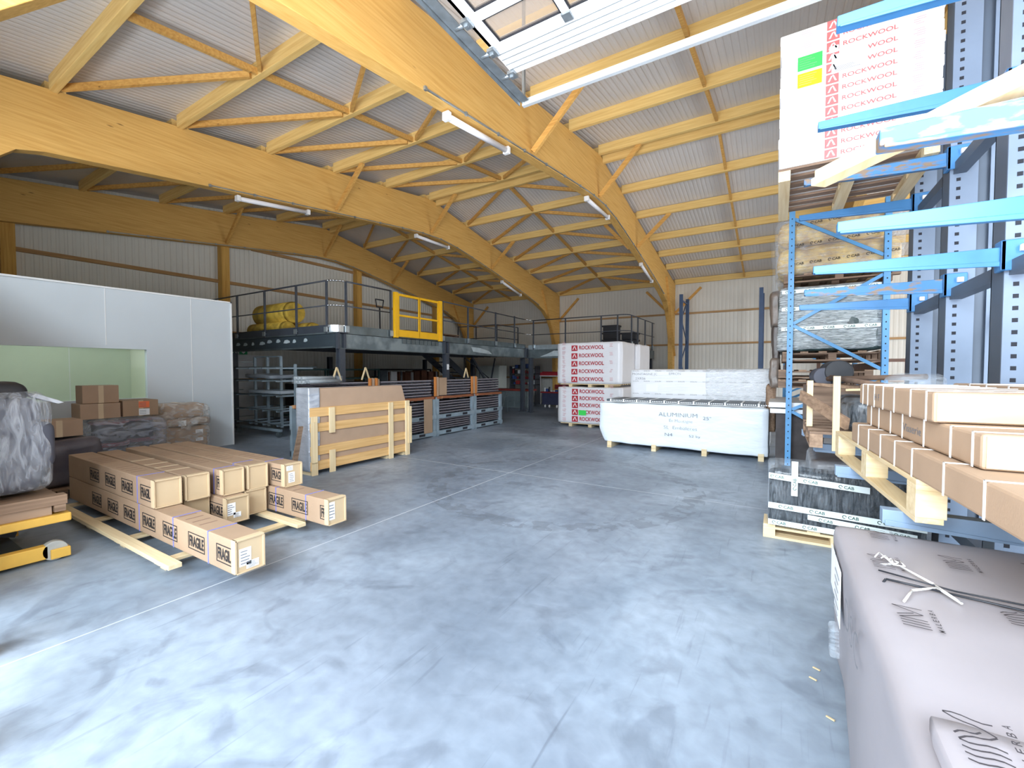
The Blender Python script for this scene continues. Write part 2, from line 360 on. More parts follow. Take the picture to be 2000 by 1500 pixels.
# ================================================================== SETTING
Y0, Y1 = 0.3, 19.0; XL, XR = -14.4, 9.0
def roof_z(y):       # underside line of the beams' top edge
    return 5.40 + (y - 0.4) * (6.70 - 5.40) / 9.6 if y <= 10 else 6.70 - (y - 10) * (6.70 - 5.12) / 9.0
DK = 0.18
b = bm_(); box(b, (XL - 0.3, -6, -0.2), (XR + 0.3, Y1 + 0.3, 0)); obj('floor', b, floor_mat(), kind='structure')
b = bm_()
for (a, c) in ((Y0 - 0.3, 10.0), (10.0, Y1 + 0.3)):
    prism(b, [(a, roof_z(a) + DK), (c, roof_z(c) + DK), (c, roof_z(c) + DK + 0.12), (a, roof_z(a) + DK + 0.12)], XL - 0.3, XR + 0.3)
obj('ceiling', b, DECK, kind='structure')
b = bm_(); box(b, (XL - 0.3, Y1, 0), (XR + 0.3, Y1 + 0.15, roof_z(Y1) + DK)); obj('wall_far', b, CLAD, kind='structure')
def gable(x0, x1):
    b = bm_(); prism(b, [(Y0, 0), (Y1, 0), (Y1, roof_z(Y1) + DK), (10, 6.7 + DK), (Y0, roof_z(Y0) + DK)], x0, x1); return b
obj('wall_left', gable(XL - 0.15, XL), CLADY, kind='structure')
obj('wall_right', gable(XR, XR + 0.15), CLADY, kind='structure')
b = bm_()
box(b, (XL - 0.15, 0.1, 0), (-9.6, Y0, 5.5)); box(b, (-2.85, 0.1, 0), (-2.75, Y0, 5.5)); box(b, (-4.7, 0.1, 0), (-4.5, Y0, 4.2)); box(b, (-9.6, 0.1, 0), (-4.7, Y0, 3.35)); box(b, (-9.6, 0.1, 4.2), (-2.85, Y0, 5.5))
box(b, (-2.75, 0.1, 4.85), (6.3, Y0, 5.5)); box(b, (6.3, 0.1, 0), (XR + 0.15, Y0, 5.5))
obj('wall_near', b, CLAD, kind='structure')
b = bm_(); [box(b, (x, .16, 3.35), (x + .06, .24, 4.2)) for x in (-9.6, -8.0, -6.4, -4.76)]; box(b, (-9.6, .16, 3.35), (-4.7, .24, 3.41)); box(b, (-9.6, .16, 4.14), (-4.7, .24, 4.2)); obj('added_window_1', b, WHITE, kind='structure')  # unseen window strip, added to let more light onto the office wall
b = bm_(); box(b, (-4.5, .16, 0), (-4.44, .24, 4.2)); box(b, (-2.91, .16, 0), (-2.85, .24, 4.2)); box(b, (-4.44, .16, 4.14), (-2.91, .24, 4.2)); box(b, (-4.44, .16, 2.1), (-2.91, .24, 2.16)); obj('added_window_2', b, WHITE, kind='structure')  # unseen side bay, added to lift the dark jamb shadow on the left
# girts and posts of the walls
g = 0
def trim(bm, m, n=[0]):
    n[0] += 1; return obj('trim_%d' % n[0], bm, m, kind='structure')
for z in (1.25, 2.66, 3.92):
    b = bm_(); bar(b, (-14.1, 18.96, z), (8.8, 18.96, z), 0.08, 0.07); trim(b, GIRT)
for z in (1.30, 2.75, 4.27, 5.45):
    ya, yb = (0.4, 18.9) if z < 5.2 else (7.6, 13.6)
    b = bm_(); bar(b, (-14.36, ya, z), (-14.36, yb, z), 0.08, 0.09); trim(b, GIRTY)
for y in (2.4, 6.72, 11.6, 16.2):
    b = bm_(); box(b, (-14.38, y - 0.11, 0), (-14.14, y + 0.11, roof_z(y) - 0.3)); trim(b, POSTW)
# personnel door on the gable wall
b = bm_(); box(b, (-14.40, 6.98, 0.0), (-14.33, 7.86, 2.08)); 
for (u, v, w_, h_) in ((7.05, 0.15, 0.62, 0.02), (7.05, 1.85, 0.62, 0.02)): box(b, (-14.33, u, v), (-14.325, u + w_, v + h_), 1)
d1 = obj('door_1', b, [WHITE, GALV], kind='structure')
b = bm_(); tube(b, (-14.33, 7.1, 1.0), (-14.26, 7.1, 1.0), 0.012, 8); tube(b, (-14.27, 7.1, 1.0), (-14.27, 7.22, 1.0), 0.012, 8); obj('door_handle', b, GALV, d1)
# exit sign above
b = bm_(); box(b, (-14.40, 7.02, 2.10), (-14.34, 7.40, 2.24), 0); box(b, (-14.34, 7.03, 2.11), (-14.335, 7.15, 2.23), 1); 
M = P3((-14.34, 7.02, 2.10), (0, 1, 0), (0, 0, 1)); tri(b, M, [(0.2, 0.07), (0.26, 0.02), (0.32, 0.07), (0.26, 0.12)], 1, 0.004); text(b, '<', M, 0.05, 0.07, 0, 0.03, 0.008, 0.04, 0.035)
mg = mat('exit green', (0, 150, 90), 0.4, noise_amt=0); t = tag(obj('exit_sign', b, [mg, WHITE]), 'small green and white emergency exit sign over the door beside the office wall', 'sign')
# ------------------------------------------------------------------ glulam frames
TOPP = [(0.32, roof_z(0.32)), (10, 6.7), (18.95, roof_z(18.95))]
BOT = [(18.95, 0), (18.62, 0), (18.56, 1.6), (18.48, 2.9), (18.2, 3.55), (17.9, 3.9), (17.4, 4.24), (16.6, 4.5), (15.2, 4.80), (13.5, 5.14), (12.4, 5.34), (11.4, 5.52), (10.6, 5.61), (9.9, 5.62), (9.0, 5.54), (6.2, 5.22), (3.5, 4.90), (1.9, 4.70), (1.62, 4.62), (1.0, 4.0), (0.56, 3.5), (0.50, 0), (0.32, 0)]
def soffit(y):
    p = sorted(BOT[2:-3])
    for i in range(len(p) - 1):
        if p[i][0] <= y <= p[i + 1][0]:
            return p[i][1] + (p[i + 1][1] - p[i][1]) * (y - p[i][0]) / (p[i + 1][0] - p[i][0])
    return 4
FX = [-14.0, -8.93, -3.68, 1.57, 6.8]
FL = ['curved glued timber arch against the left gable wall, furthest from the doorway', 'curved glued timber arch in the middle, crossing above the white office cabin and the mezzanine',
      'nearest curved glued timber arch, rising beside the raised garage door', 'curved glued timber arch mostly hidden behind the blue racking on the right', 'curved glued timber arch beyond the racking at the right end of the hall']
for i, x in enumerate(FX):
    t = thing('glulam_arch', FL[i], 'roof beam', (x, 10, 0))
    b = bm_(); prism(b, TOPP + BOT, x - 0.19, x); obj('arch_beam', b, GLU, t, 0.006)
    if i < 3:
        b = bm_()
        for y in (17.15,):
            bar(b, (x + 0.03, 17.1, 5.12), (x + 0.03, 18.72, 2.2), 0.05, 0.10, 0, (1, 0, 0))
        obj('knee_batten', b, BRACEW, t)
        b = bm_(); pts = [(x + 0.012, y, soffit(y) + 0.02) for y in [4 + k * 0.8 for k in range(17)]]
        for k in range(len(pts) - 1): bar(b, pts[k], pts[k + 1], 0.02, 0.02)
        for k in range(0, len(pts), 1): box(b, (pts[k][0] - 0.01, pts[k][1] - 0.02, pts[k][2] - 0.025), (pts[k][0] + 0.02, pts[k][1] + 0.02, pts[k][2] + 0.02))
        obj('cable_conduit', b, GALV, t)
# purlins
PY = [2.0, 3.55, 5.1, 6.65, 8.25, 9.93, 10.22, 11.72, 13.15, 14.7, 16.0, 17.2, 18.85]
BAY = [('left roof bay', FX[0], FX[1]), ('middle roof bay', FX[1], FX[2]), ('right roof bay', FX[2], FX[3]), ('far right roof bay', FX[3], FX[4])]
for bi, (bn, xa, xb) in enumerate(BAY):
    for k, y in enumerate(PY):
        zt = roof_z(y) + DK - 0.005; h = 0.21 if y != 10.22 else 0.26
        b = bm_(); box(b, (xa + 0.0, y - 0.045, zt - h), (xb - 0.19 + (0.0), y + 0.045, zt))
        for e in (xb - 0.19,): box(b, (e, y - 0.045 + 0.09, zt - 0.16), (e + 0.19, y + 0.045 + 0.09, zt))
        lab = '%s yellow timber purlin from the far eave in the %s' % (ORD[len(PY) - 1 - k], bn)
        tag(recenter(obj('roof_purlin', b, PURL, bevel=0.004)), lab, 'purlin', 'purlins of ' + bn)
    xm = (xa + xb) / 2 - 0.1
    # mid-span ties
    for k in range(len(PY) - 1):
        ya, yb = PY[k] + 0.045, PY[k + 1] - 0.045
        if yb - ya < 0.6 or bi == 3: continue
        b = bm_(); bar(b, (xm, ya, roof_z(ya) + 0.03), (xm, yb, roof_z(yb) + 0.03), 0.05, 0.09)
        tag(recenter(obj('roof_tie', b, BRACEW)), 'mid-bay batten between %s and %s purlins from the far eave, %s' % (ORD[len(PY) - 2 - k], ORD[len(PY) - 1 - k], bn), 'batten', 'mid-bay ties of ' + bn)
    if bi in (0, 1):
        for k in range(len(PY) - 1):
            ya, yb = PY[k], PY[k + 1]
            if yb - ya < 0.6: continue
            near = yb <= 10.3
            ye, yc = (ya + 0.07, yb - 0.07) if near else (yb - 0.07, ya + 0.07)      # ends / centre
            for side, xe in (('left', xa + 0.1), ('right', xb - 0.3)):
                b = bm_(); zo = 0.02
                bar(b, (xe, ye, roof_z(ye) + zo), (xm + (-0.12 if side == 'left' else 0.12), yc, roof_z(yc) + zo), 0.05, 0.09)
                tag(recenter(obj('wind_brace', b, BRACEW)), '%s diagonal brace between the %s and %s purlins from the far eave, %s' % (side, ORD[len(PY) - 2 - k], ORD[len(PY) - 1 - k], bn), 'brace', 'diagonal braces of ' + bn)
# fly braces from arch to purlin
AN = ['the arch by the left gable', 'the middle arch', 'the nearest arch']
for i in range(3):
    x = FX[i]
    for j, y in enumerate((6.65, 9.93, 13.15)):
        b = bm_(); bar(b, (x + 0.03, y + 0.02, soffit(y) + 0.08), (x + 0.95, y + 0.02, roof_z(y) - 0.02), 0.06, 0.10)
        tag(recenter(obj('fly_brace', b, BRACEW)), 'slanting brace on the right of %s, %s' % (AN[i], ['nearest the doorway', 'near the ridge', 'towards the far wall'][j]), 'brace', 'fly braces on the arches')
    if i:
        b = bm_(); bar(b, (x - 0.22, 13.2, soffit(13.15) + 0.08), (x - 1.0, 13.2, roof_z(13.15) - 0.02), 0.06, 0.10)
        tag(recenter(obj('fly_brace', b, BRACEW)), 'slanting brace on the left of %s towards the far wall' % AN[i], 'brace', 'fly braces on the arches')
    b = bm_(); bar(b, (x + 0.02, 18.85, 3.95), (x + 1.0, 18.85, 4.92), 0.07, 0.09)
    tag(recenter(obj('eave_brace', b, BRACEW)), 'eave brace from the far foot of %s, rising right' % AN[i], 'brace', 'eave braces at the far wall')
    if i:
        b = bm_(); bar(b, (x - 0.21, 18.85, 3.95), (x - 1.15, 18.85, 4.92), 0.07, 0.09)
        tag(recenter(obj('eave_brace', b, BRACEW)), 'eave brace from the far foot of %s, rising left' % AN[i], 'brace', 'eave braces at the far wall')
# tube lights
for i, nm in ((1, 'the middle arch'), (2, 'the nearest arch')):
    for (ya, yb), pl in zip(((4.5, 6.05), (9.4, 10.9), (14.0, 15.45)), ('end nearest the doorway', 'middle under the ridge', 'end nearest the far wall')):
        x = FX[i] - 0.10; za, zb = soffit(ya) - 0.075, soffit(yb) - 0.075
        t = thing('tube_light', 'long white tube light under %s, %s' % (nm, pl), 'light', (x, (ya + yb) / 2, (za + zb) / 2), 0, 'tube lights under the arches')
        b = bm_(); tube(b, (x, ya + .05, za), (x, yb - .05, zb), 0.045, 14); obj('diffuser', b, LAMPW, t)
        for (yy, zz, s) in ((ya, za, 1), (yb, zb, -1)):
            b = bm_(); box(b, (x - 0.055, min(yy, yy + s * .07), zz - 0.055), (x + 0.055, max(yy, yy + s * .07), zz + 0.055)); obj('end_cap', b, WHITE, t, 0.01)
# ------------------------------------------------------------------ raised sectional garage door
GZ = 4.62
t = thing('garage_door', 'white sectional garage door raised flat overhead with glazed panels', 'garage door', (0, 2, GZ))
xa, xb = -2.36, 2.9
secs = [(3.50, 3.88, False), (3.11, 3.49, True), (2.72, 3.10, True), (2.33, 2.71, True), (1.9, 2.32, False), (1.45, 1.89, False)]
for (y0, y1, win) in secs:
    b = bm_()
    if not win:
        box(b, (xa, y0, GZ), (xb, y1, GZ + 0.05))
        n = 4
        for k in range(1, n + 1):
            yy = y0 + (y1 - y0) * k / (n + 1); box(b, (xa + .01, yy - 0.004, GZ - 0.004), (xb - .01, yy + 0.004, GZ), 1)
        obj('solid_section', b, [DOORW, GALV], t, 0.004)
    else:
        xs = [xa, -1.72, -1.08, -0.1, 0.9, 1.9, xb]
        xs = [xa, -1.58, -0.8, 0.0, 0.8, 1.6, 2.2, xb]
        fw = 0.045
        box(b, (xa, y0, GZ), (xb, y0 + fw, GZ + 0.05)); box(b, (xa, y1 - fw, GZ), (xb, y1, GZ + 0.05))
        for k, x in enumerate(xs): box(b, (x - 0.035 if k else x, y0 + fw, GZ), (x + 0.035 if k < len(xs) - 1 else x, y1 - fw, GZ + 0.05))
        box(b, (xa, y0 + fw, GZ), (xa + 0.12, y1 - fw, GZ + 0.05))
        s = obj('glazed_section', b, DOORW, t, 0.003)
        for k in range(len(xs) - 1):
            gx0 = xs[k] + (0.12 if k == 0 else 0.035); gx1 = xs[k + 1] - 0.035
            b = bm_(); box(b, (gx0, y0 + fw, GZ + 0.02), (gx1, y1 - fw, GZ + 0.03)); 
            for (a_, c_) in (((gx0, y0 + fw), (gx1, y0 + fw + .012)), ((gx0, y1 - fw - .012), (gx1, y1 - fw)), ((gx0, y0 + fw), (gx0 + .012, y1 - fw)), ((gx1 - .012, y0 + fw), (gx1, y1 - fw))):
                box(b, (a_[0], a_[1], GZ + 0.005), (c_[0], c_[1], GZ + 0.035), 1)
            obj('pane', b, [glass('smoked pane', 0.35, (190, 175, 160)), DARKP], s)
for yy in (3.86, 3.5, 3.1, 2.71, 2.32, 1.9):
    b = bm_(); box(b, (xa - 0.03, yy - 0.05, GZ - 0.03), (xa + 0.045, yy + 0.05, GZ + 0.0)); tube(b, (xa - 0.12, yy, GZ - 0.01), (xa - 0.03, yy, GZ - 0.01), 0.022, 10); box(b, (xa - 0.02, yy - 0.012, GZ - 0.045), (xa + 0.02, yy + 0.012, GZ - 0.03))
    obj('hinge_roller', b, GALV, t)
for x in (-1.58, 0.0, 1.6):
    b = bm_(); box(b, (x - 0.04, 3.44, GZ - 0.02), (x + 0.04, 3.53, GZ)); obj('hinge', b, GALV, t)
t = thing('door_track', 'galvanised steel rails and crossbar carrying the raised garage door', 'track', (-2.5, 2.3, GZ))
b = bm_()
for x in (-2.50, 3.05):
    bar(b, (x, 0.31, GZ + 0.02), (x, 4.34, GZ + 0.02), 0.035, 0.06); bar(b, (x + 0.05, 0.31, GZ - 0.04), (x + 0.05, 4.3, GZ - 0.04), 0.05, 0.012)
    bar(b, (x - 0.03, 0.31, GZ - 0.035), (x - 0.03, 4.3, GZ - 0.035), 0.012, 0.05)
b.free()
for x in (-2.50, 3.05):
    b = bm_(); bar(b, (x, 0.31, GZ + 0.02), (x, 4.34, GZ + 0.02), 0.035, 0.06); bar(b, (x + 0.05, 0.31, GZ - 0.015), (x + 0.05, 4.3, GZ - 0.015), 0.07, 0.012); bar(b, (x - 0.03, 0.31, GZ - 0.02), (x - 0.03, 4.3, GZ - 0.02), 0.012, 0.06)
    obj('rail', b, GALV, t)
b = bm_(); bar(b, (-2.52, 4.36, GZ), (3.1, 4.36, GZ), 0.045, 0.07); obj('crossbar', b, mat('crossbar steel', (205, 212, 216), 0.4, 0.3, noise_amt=0.03), t)
b = bm_()
for (x, y) in ((-2.5, 4.34), (-2.5, 2.4), (3.05, 4.34)): bar(b, (x, y, GZ), (x, y, roof_z(y) + 0.15), 0.03, 0.03)
obj('hanger', b, GALV, t)

# ------------------------------------------------------------------ office cabin
t = thing('office_cabin', 'white panelled office cabin with a wide window on the left', 'office', (-10.1, 3, 0))
wy0, wy1, wz0, wz1 = 1.2, 3.37, 1.09, 1.985
b = bm_(); X0, X1 = -10.12, -10.02
box(b, (X0, 0.31, 0), (X1, wy0, 3.05)); box(b, (X0, wy1, 0), (X1, 4.85, 3.05)); box(b, (X0, wy0, 0), (X1, wy1, wz0)); box(b, (X0, wy0, wz1), (X1, wy1, 3.05))
box(b, (X1, 0.31, 3.03), (X1 + 0.012, 4.86, 3.06), 1); box(b, (X1, 4.83, 0), (X1 + 0.012, 4.86, 3.06), 1)
for y in (1.35, 2.8, 4.1):
    for (za, zb) in (((0, wz0 - .06), (wz1 + .06, 3.03)) if wy0 < y < wy1 else ((0, 3.03),)): box(b, (X1, y - 0.006, za), (X1 + 0.003, y + 0.006, zb), 1)
obj('front_wall', b, [OFFW, WHITE], t)
b = bm_(); box(b, (-13.95, 4.75, 0), (X0, 4.85, 3.05)); box(b, (-13.95, 0.31, 2.95), (X0, 4.75, 3.05)); obj('side_wall', b, mat('office side panel', (190, 208, 206), 0.4, noise_amt=0.02), t)
b = bm_(); frame(b, P3((X1, wy0 - .05, wz0 - .05), (0, 1, 0), (0, 0, 1)), 0, 0, wy1 - wy0 + .1, wz1 - wz0 + .1, 0.05, 0, 0.0); obj('window_frame', b, OFFW, t)
b = bm_(); box(b, (X0 + 0.04, wy0, wz0), (X0 + 0.05, wy1, wz1)); obj('pane', b, glass('office glass', 0.12, (215, 235, 215)), t)
b = bm_(); box(b, (-12.6, 0.31, 0.0), (-12.5, 4.75, 2.95)); 
for y in (1.6, 2.9): box(b, (-12.5, y, 0), (-12.497, y + 0.012, 2.95), 1)
obj('inner_partition', b, [mat('inner panel', (214, 224, 200), 0.5, noise_amt=0.02), WHITE], t)
b = bm_(); box(b, (-12.49, 3.9, 0), (-11.6, 4.0, 2.95)); obj('inner_partition', b, mat('inner bright panel', (236, 240, 214), 0.5, noise_amt=0.01), t)

# ------------------------------------------------------------------ mezzanine
MXF, MYN, MYT, MXR, MZ = -8.38, 6.2, 14.77, -4.4, 2.5
t = thing('mezzanine', 'L shaped steel mezzanine platform with grey guardrails along the left and far walls', 'mezzanine', (-9, 10, 0))
b = bm_(); box(b, (-14.1, MYN + .06, MZ - 0.06), (MXF - .06, MYT, MZ)); box(b, (-14.1, MYT, MZ - 0.06), (MXR - .06, 18.5, MZ)); obj('deck', b, mat('grey chipboard deck', (120, 122, 120), 0.6, noise_amt=0.08), t)
b = bm_()
for k in range(14):
    x = -13.8 + k * 0.4; box(b, (x - 0.03, MYN + .08, MZ - 0.24), (x + 0.03, MYT - .02, MZ - 0.06)) if x < MXF - .1 else None
for k in range(24):
    x = -13.8 + k * 0.4
    if x < MXR - .1: box(b, (x - 0.03, MYT + .08, MZ - 0.24), (x + 0.03, 18.45, MZ - 0.06))
obj('joists', b, STEELD, t)
FAS = mat('fascia grey', (138, 150, 154), 0.4, 0.3, dark=(100, 112, 118), nscale=2.5, detail=6, contrast=(0.4, 0.6))
FASN = mat('fascia with peeling film', (62, 74, 82), 0.4, 0.1, dark=(58, 68, 76), nscale=3, stretch=(1, 1, 3), detail=6)
b = bm_(); box(b, (-14.1, MYN, 2.12), (MXF, MYN + .05, 2.44)); box(b, (-14.1, MYN - .05, 2.10), (MXF, MYN + .05, 2.13), 1); box(b, (-14.1, MYN - .04, 2.42), (MXF, MYN + .05, 2.45), 1)
obj('edge_beam', b, [FASN, GALVD], t)
b = bm_()
for k in range(10):
    x = -12.9 + k * 0.37 + random.uniform(-.05, .05); w_ = random.uniform(0.12, 0.3); pts = [(0, 0), (w_ * .5, -.01), (w_, .01), (w_ * .95, .05), (w_ * .6, .08), (w_ * .2, .07)]
    M = P3((x, MYN, 2.27 + random.uniform(-.02, .02)), (1, 0, 0), (0, 0, 1)); prism_pts = pts; tri(b, M, pts, 0, 0.004)
    obj('peeling_film', b, mat('white torn film', (196, 210, 216), 0.4, noise_amt=0.1), t); b = bm_()
b.free()
b = bm_(); box(b, (MXF - .05, MYN + .05, 2.10), (MXF, MYT, 2.42)); box(b, (MXF - .05, MYN + .05, 2.08), (MXF + .05, MYT, 2.105), 1)
obj('edge_beam', b, [FAS, GALVD], t)
b = bm_(); box(b, (MXF, MYT, 2.08), (MXR, MYT + .05, 2.40)); box(b, (MXR - .05, MYT + .05, 2.08), (MXR, 18.5, 2.40)); box(b, (MXF, MYT - .05, 2.06), (MXR, MYT + .05, 2.085)); obj('edge_beam', b, GALVD, t)
b = bm_(); 
M = P3((MXF + .6, MYT, 2.12), (1, 0, 0), (0, 0, 1)); tri(b, M, [(0, 0), (.9, .02), (1.6, -.01), (1.5, .12), (1.1, .2), (.6, .22), (.3, .1)], 0, 0.004)
M = P3((MXF, 11.2, 2.15), (0, 1, 0), (0, 0, 1)); tri(b, M, [(0, .2), (.1, .05), (.6, .02), (1.2, .0), (1.0, .1), (.5, .18)], 0, 0.004)
obj('protective_film', b, MATS['white torn film'], t)
# toe boards
b = bm_(); box(b, (-14.1, MYN - .02, 2.45), (MXF - .28, MYN, 2.62)); obj('toe_board', b, STEELD, t)
b = bm_(); box(b, (MXF, MYN + .28, 2.43), (MXF + .02, 7.85, 2.62)); box(b, (MXF, 9.75, 2.43), (MXF + .02, MYT - .1, 2.60)); obj('toe_board', b, GALVD, t)
b = bm_(); box(b, (MXF + .1, MYT - .02, 2.40), (MXR - .2, MYT, 2.57)); obj('toe_board', b, GALV, t)
b = bm_()
for k in range(8):
    a0 = math.pi / 2 * k / 8; a1 = math.pi / 2 * (k + 1) / 8; c0 = (MXF - .26 + .28 * math.sin(a0), MYN + .26 - .28 * math.cos(a0)); c1 = (MXF - .26 + .28 * math.sin(a1), MYN + .26 - .28 * math.cos(a1))
    bar(b, (c0[0], c0[1], 2.53), (c1[0], c1[1], 2.53), 0.015, 0.17)
obj('corner_toe_board', b, MIRR, t)
# columns
def mcol(x, y, h=2.08):
    b = bm_(); box(b, (x - .07, y - .07, 0), (x - .055, y + .07, h)); box(b, (x + .055, y - .07, 0), (x + .07, y + .07, h)); box(b, (x - .055, y - .008, 0), (x + .055, y + .008, h)); box(b, (x - .12, y - .12, 0), (x + .12, y + .12, .015))
    obj('column', b, STEELD, t)
for (x, y) in ((-8.33, 6.3), (-8.33, 9.9), (-8.5, 14.7), (-8.05, 14.55), (-4.5, 14.85), (-12.9, 6.3), (-13.6, 14.7), (-13.7, 9.9), (-11.0, 14.8), (-4.5, 18.3)): mcol(x, y)
for (x, y) in ((MXF + .03, 6.3), (MXF + .03, 9.9), (-8.35, 14.7)):
    b = bm_(); box(b, (x - .02, y - .1, 2.08), (x + .06, y - .04, 2.44)); box(b, (x - .02, y + .06, 2.10), (x + .06, y + .12, 2.42)); box(b, (x - .02, y - .11, 2.43), (x + .07, y + .1, 2.45)); obj('beam_bracket', b, STEELD, t)
b = bm_(); box(b, (-8.262, 9.86, 1.62), (-8.255, 9.95, 1.78)); obj('notice_plate', b, PAPER, t)
# guardrail posts + rails
def post(x, y, z0=2.42, z1=3.6):
    b = bm_(); box(b, (x - .022, y - .022, z0), (x + .022, y + .022, z1)); p = obj('guardrail_post', b, STEELD, t, 0.004)
    b = bm_(); box(b, (x - .05, y - .05, 2.46), (x + .05, y - .023, 2.57)) if abs(y - MYN) < .1 else box(b, (x + .023, y - .05, 2.46), (x + .045, y + .05, 2.6)); tube(b, (x + .02, y - .01, 2.52), (x + .055, y - .01, 2.52), .01, 6); obj('foot_plate', b, GALV, p)
for x in (-13.6, -12.42, -11.1, -9.76, -8.62): post(x, MYN - .03)
for y in (6.47, 7.8, 9.78, 11.0, 12.57, 13.83): post(MXF + .03, y)
for x in (-8.05, -6.71, -5.34, -4.75): post(x, MYT - .03, 2.4, 3.5)
for y in (15.1, 15.9, 16.9, 18.0): post(MXR + .03, y, 2.4, 3.5)
for z, r in ((3.6, .019), (3.05, .015)):
    b = bm_(); tube(b, (-14.1, MYN - .03, z), (MXF - .25, MYN - .03, z), r, 8)
    tube(b, (MXF + .03, MYN + .28, z), (MXF + .03, 7.82, z), r, 8); tube(b, (MXF + .03, 9.78, z), (MXF + .03, MYT - .25, z - .05), r, 8)
    obj('handrail' if z > 3.3 else 'mid_rail', b, STEELD, t)
    b = bm_(); z2 = z - .09
    tube(b, (MXF + .3, MYT - .03, z2), (MXR - .2, MYT - .03, z2), r, 8); tube(b, (MXR + .03, MYT + .3, z2), (MXR + .03, 18.3, z2), r, 8)
    obj('handrail' if z > 3.3 else 'mid_rail', b, STEELD, t)
    b = bm_()
    for (cx, cy, a0) in ((MXF - .25, MYN + .25, 0),):
        for k in range(6):
            p = [(cx + .28 * math.sin(math.pi / 2 * j / 6), cy - .28 * math.cos(math.pi / 2 * j / 6), z) for j in (k, k + 1)]; tube(b, p[0], p[1], r * 1.1, 8)
    obj('curved_rail', b, MIRR, t); b = bm_()
    for j in range(6):
        p = [(MXR - .25 + .28 * math.sin(math.pi / 2 * q / 6), MYT + .25 - .28 * math.cos(math.pi / 2 * q / 6), z2) for q in (j, j + 1)]; tube(b, p[0], p[1], r, 8)
    obj('curved_rail', b, STEELD, t); b = bm_()
    tube(b, (MXF + .03, MYT - .25, z - .05), (MXF + .3, MYT - .03, z2), r, 8)
    obj('curved_rail', b, MIRR, t)
b = bm_(); box(b, (MXF - .02, 7.95, 2.44), (MXF + .02, 9.7, 2.52))
for k in range(9): box(b, (MXF + .02, 8.2 + k * .16, 2.3), (MXF + .03, 8.33 + k * .16, 2.42))
obj('threshold', b, GALVD, t)
# rail around the stair opening
b = bm_()
for (x, y) in ((-12.4, 15.6), (-11.4, 15.6), (-10.3, 15.6), (-10.2, 17.2)): box(b, (x - .02, y - .02, MZ), (x + .02, y + .02, 3.55))
for z in (3.55, 3.0): bar(b, (-12.4, 15.6, z), (-10.3, 15.6, z), .035, .035); bar(b, (-10.3, 15.6, z), (-10.2, 17.2, z), .035, .035)
obj('stairwell_rail', b, STEELD, t)
# staircase beneath
t = thing('steel_staircase', 'dark steel staircase climbing under the mezzanine', 'staircase', (-10.5, 13.4, 0))
for x in (-11.0, -10.2):
    b = bm_(); bar(b, (x, 15.4, 0.1), (x, 11.6, 2.35), .04, .22); obj('stringer', b, STEELD, t)
for k in range(12):
    f = (k + .5) / 12; b = bm_(); box(b, (-10.98, 15.4 - 3.8 * f - .12, .06 + 2.3 * f), (-10.22, 15.4 - 3.8 * f + .12, .1 + 2.3 * f)); obj('tread', b, STEELD, t)
b = bm_(); tube(b, (-10.2, 15.4, 1.0), (-10.2, 12.6, 2.4), .02, 8)
for y in (15.3, 14.2, 13.2): tube(b, (-10.2, y, .1 + (15.4 - y) * .6), (-10.2, y, 1.0 + (15.4 - y) * .5), .018, 8)
obj('handrail', b, STEELD, t)
t = thing('stair_brace', 'dark crossed steel braces beside the white cabinet under the mezzanine', 'brace', (-10, 14.2, 0))
b = bm_(); bar(b, (-9.7, 13.9, .1), (-10.4, 15.6, 2.1), .05, .08); bar(b, (-9.9, 15.3, .1), (-10.2, 13.7, 2.1), .05, .08); obj('brace_bar', b, STEELD, t)

# yellow safety gate on the mezzanine
t = thing('safety_gate', 'bright yellow double leaf safety gate on the mezzanine edge', 'gate', (MXF + .06, 8.75, 2.5))
gx = MXF + .08
for y in (7.92, 9.62):
    b = bm_(); box(b, (gx - .04, y - .06, 2.43), (gx + .04, y + .06, 3.58)); obj('gate_post', b, YEL, t, .006)
for (ya, yb) in ((8.03, 8.74), (8.80, 9.51)):
    b = bm_(); box(b, (gx - .02, ya, 3.5), (gx + .02, yb, 3.56)); box(b, (gx - .02, ya, 2.98), (gx + .02, yb, 3.03)); box(b, (gx - .02, ya, 2.46), (gx + .02, yb, 2.64)); box(b, (gx - .02, ya - .05, 2.46), (gx + .02, ya, 3.56)); box(b, (gx - .02, yb, 2.46), (gx + .02, yb + .03, 3.56)); obj('gate_leaf', b, YEL, t, .004)

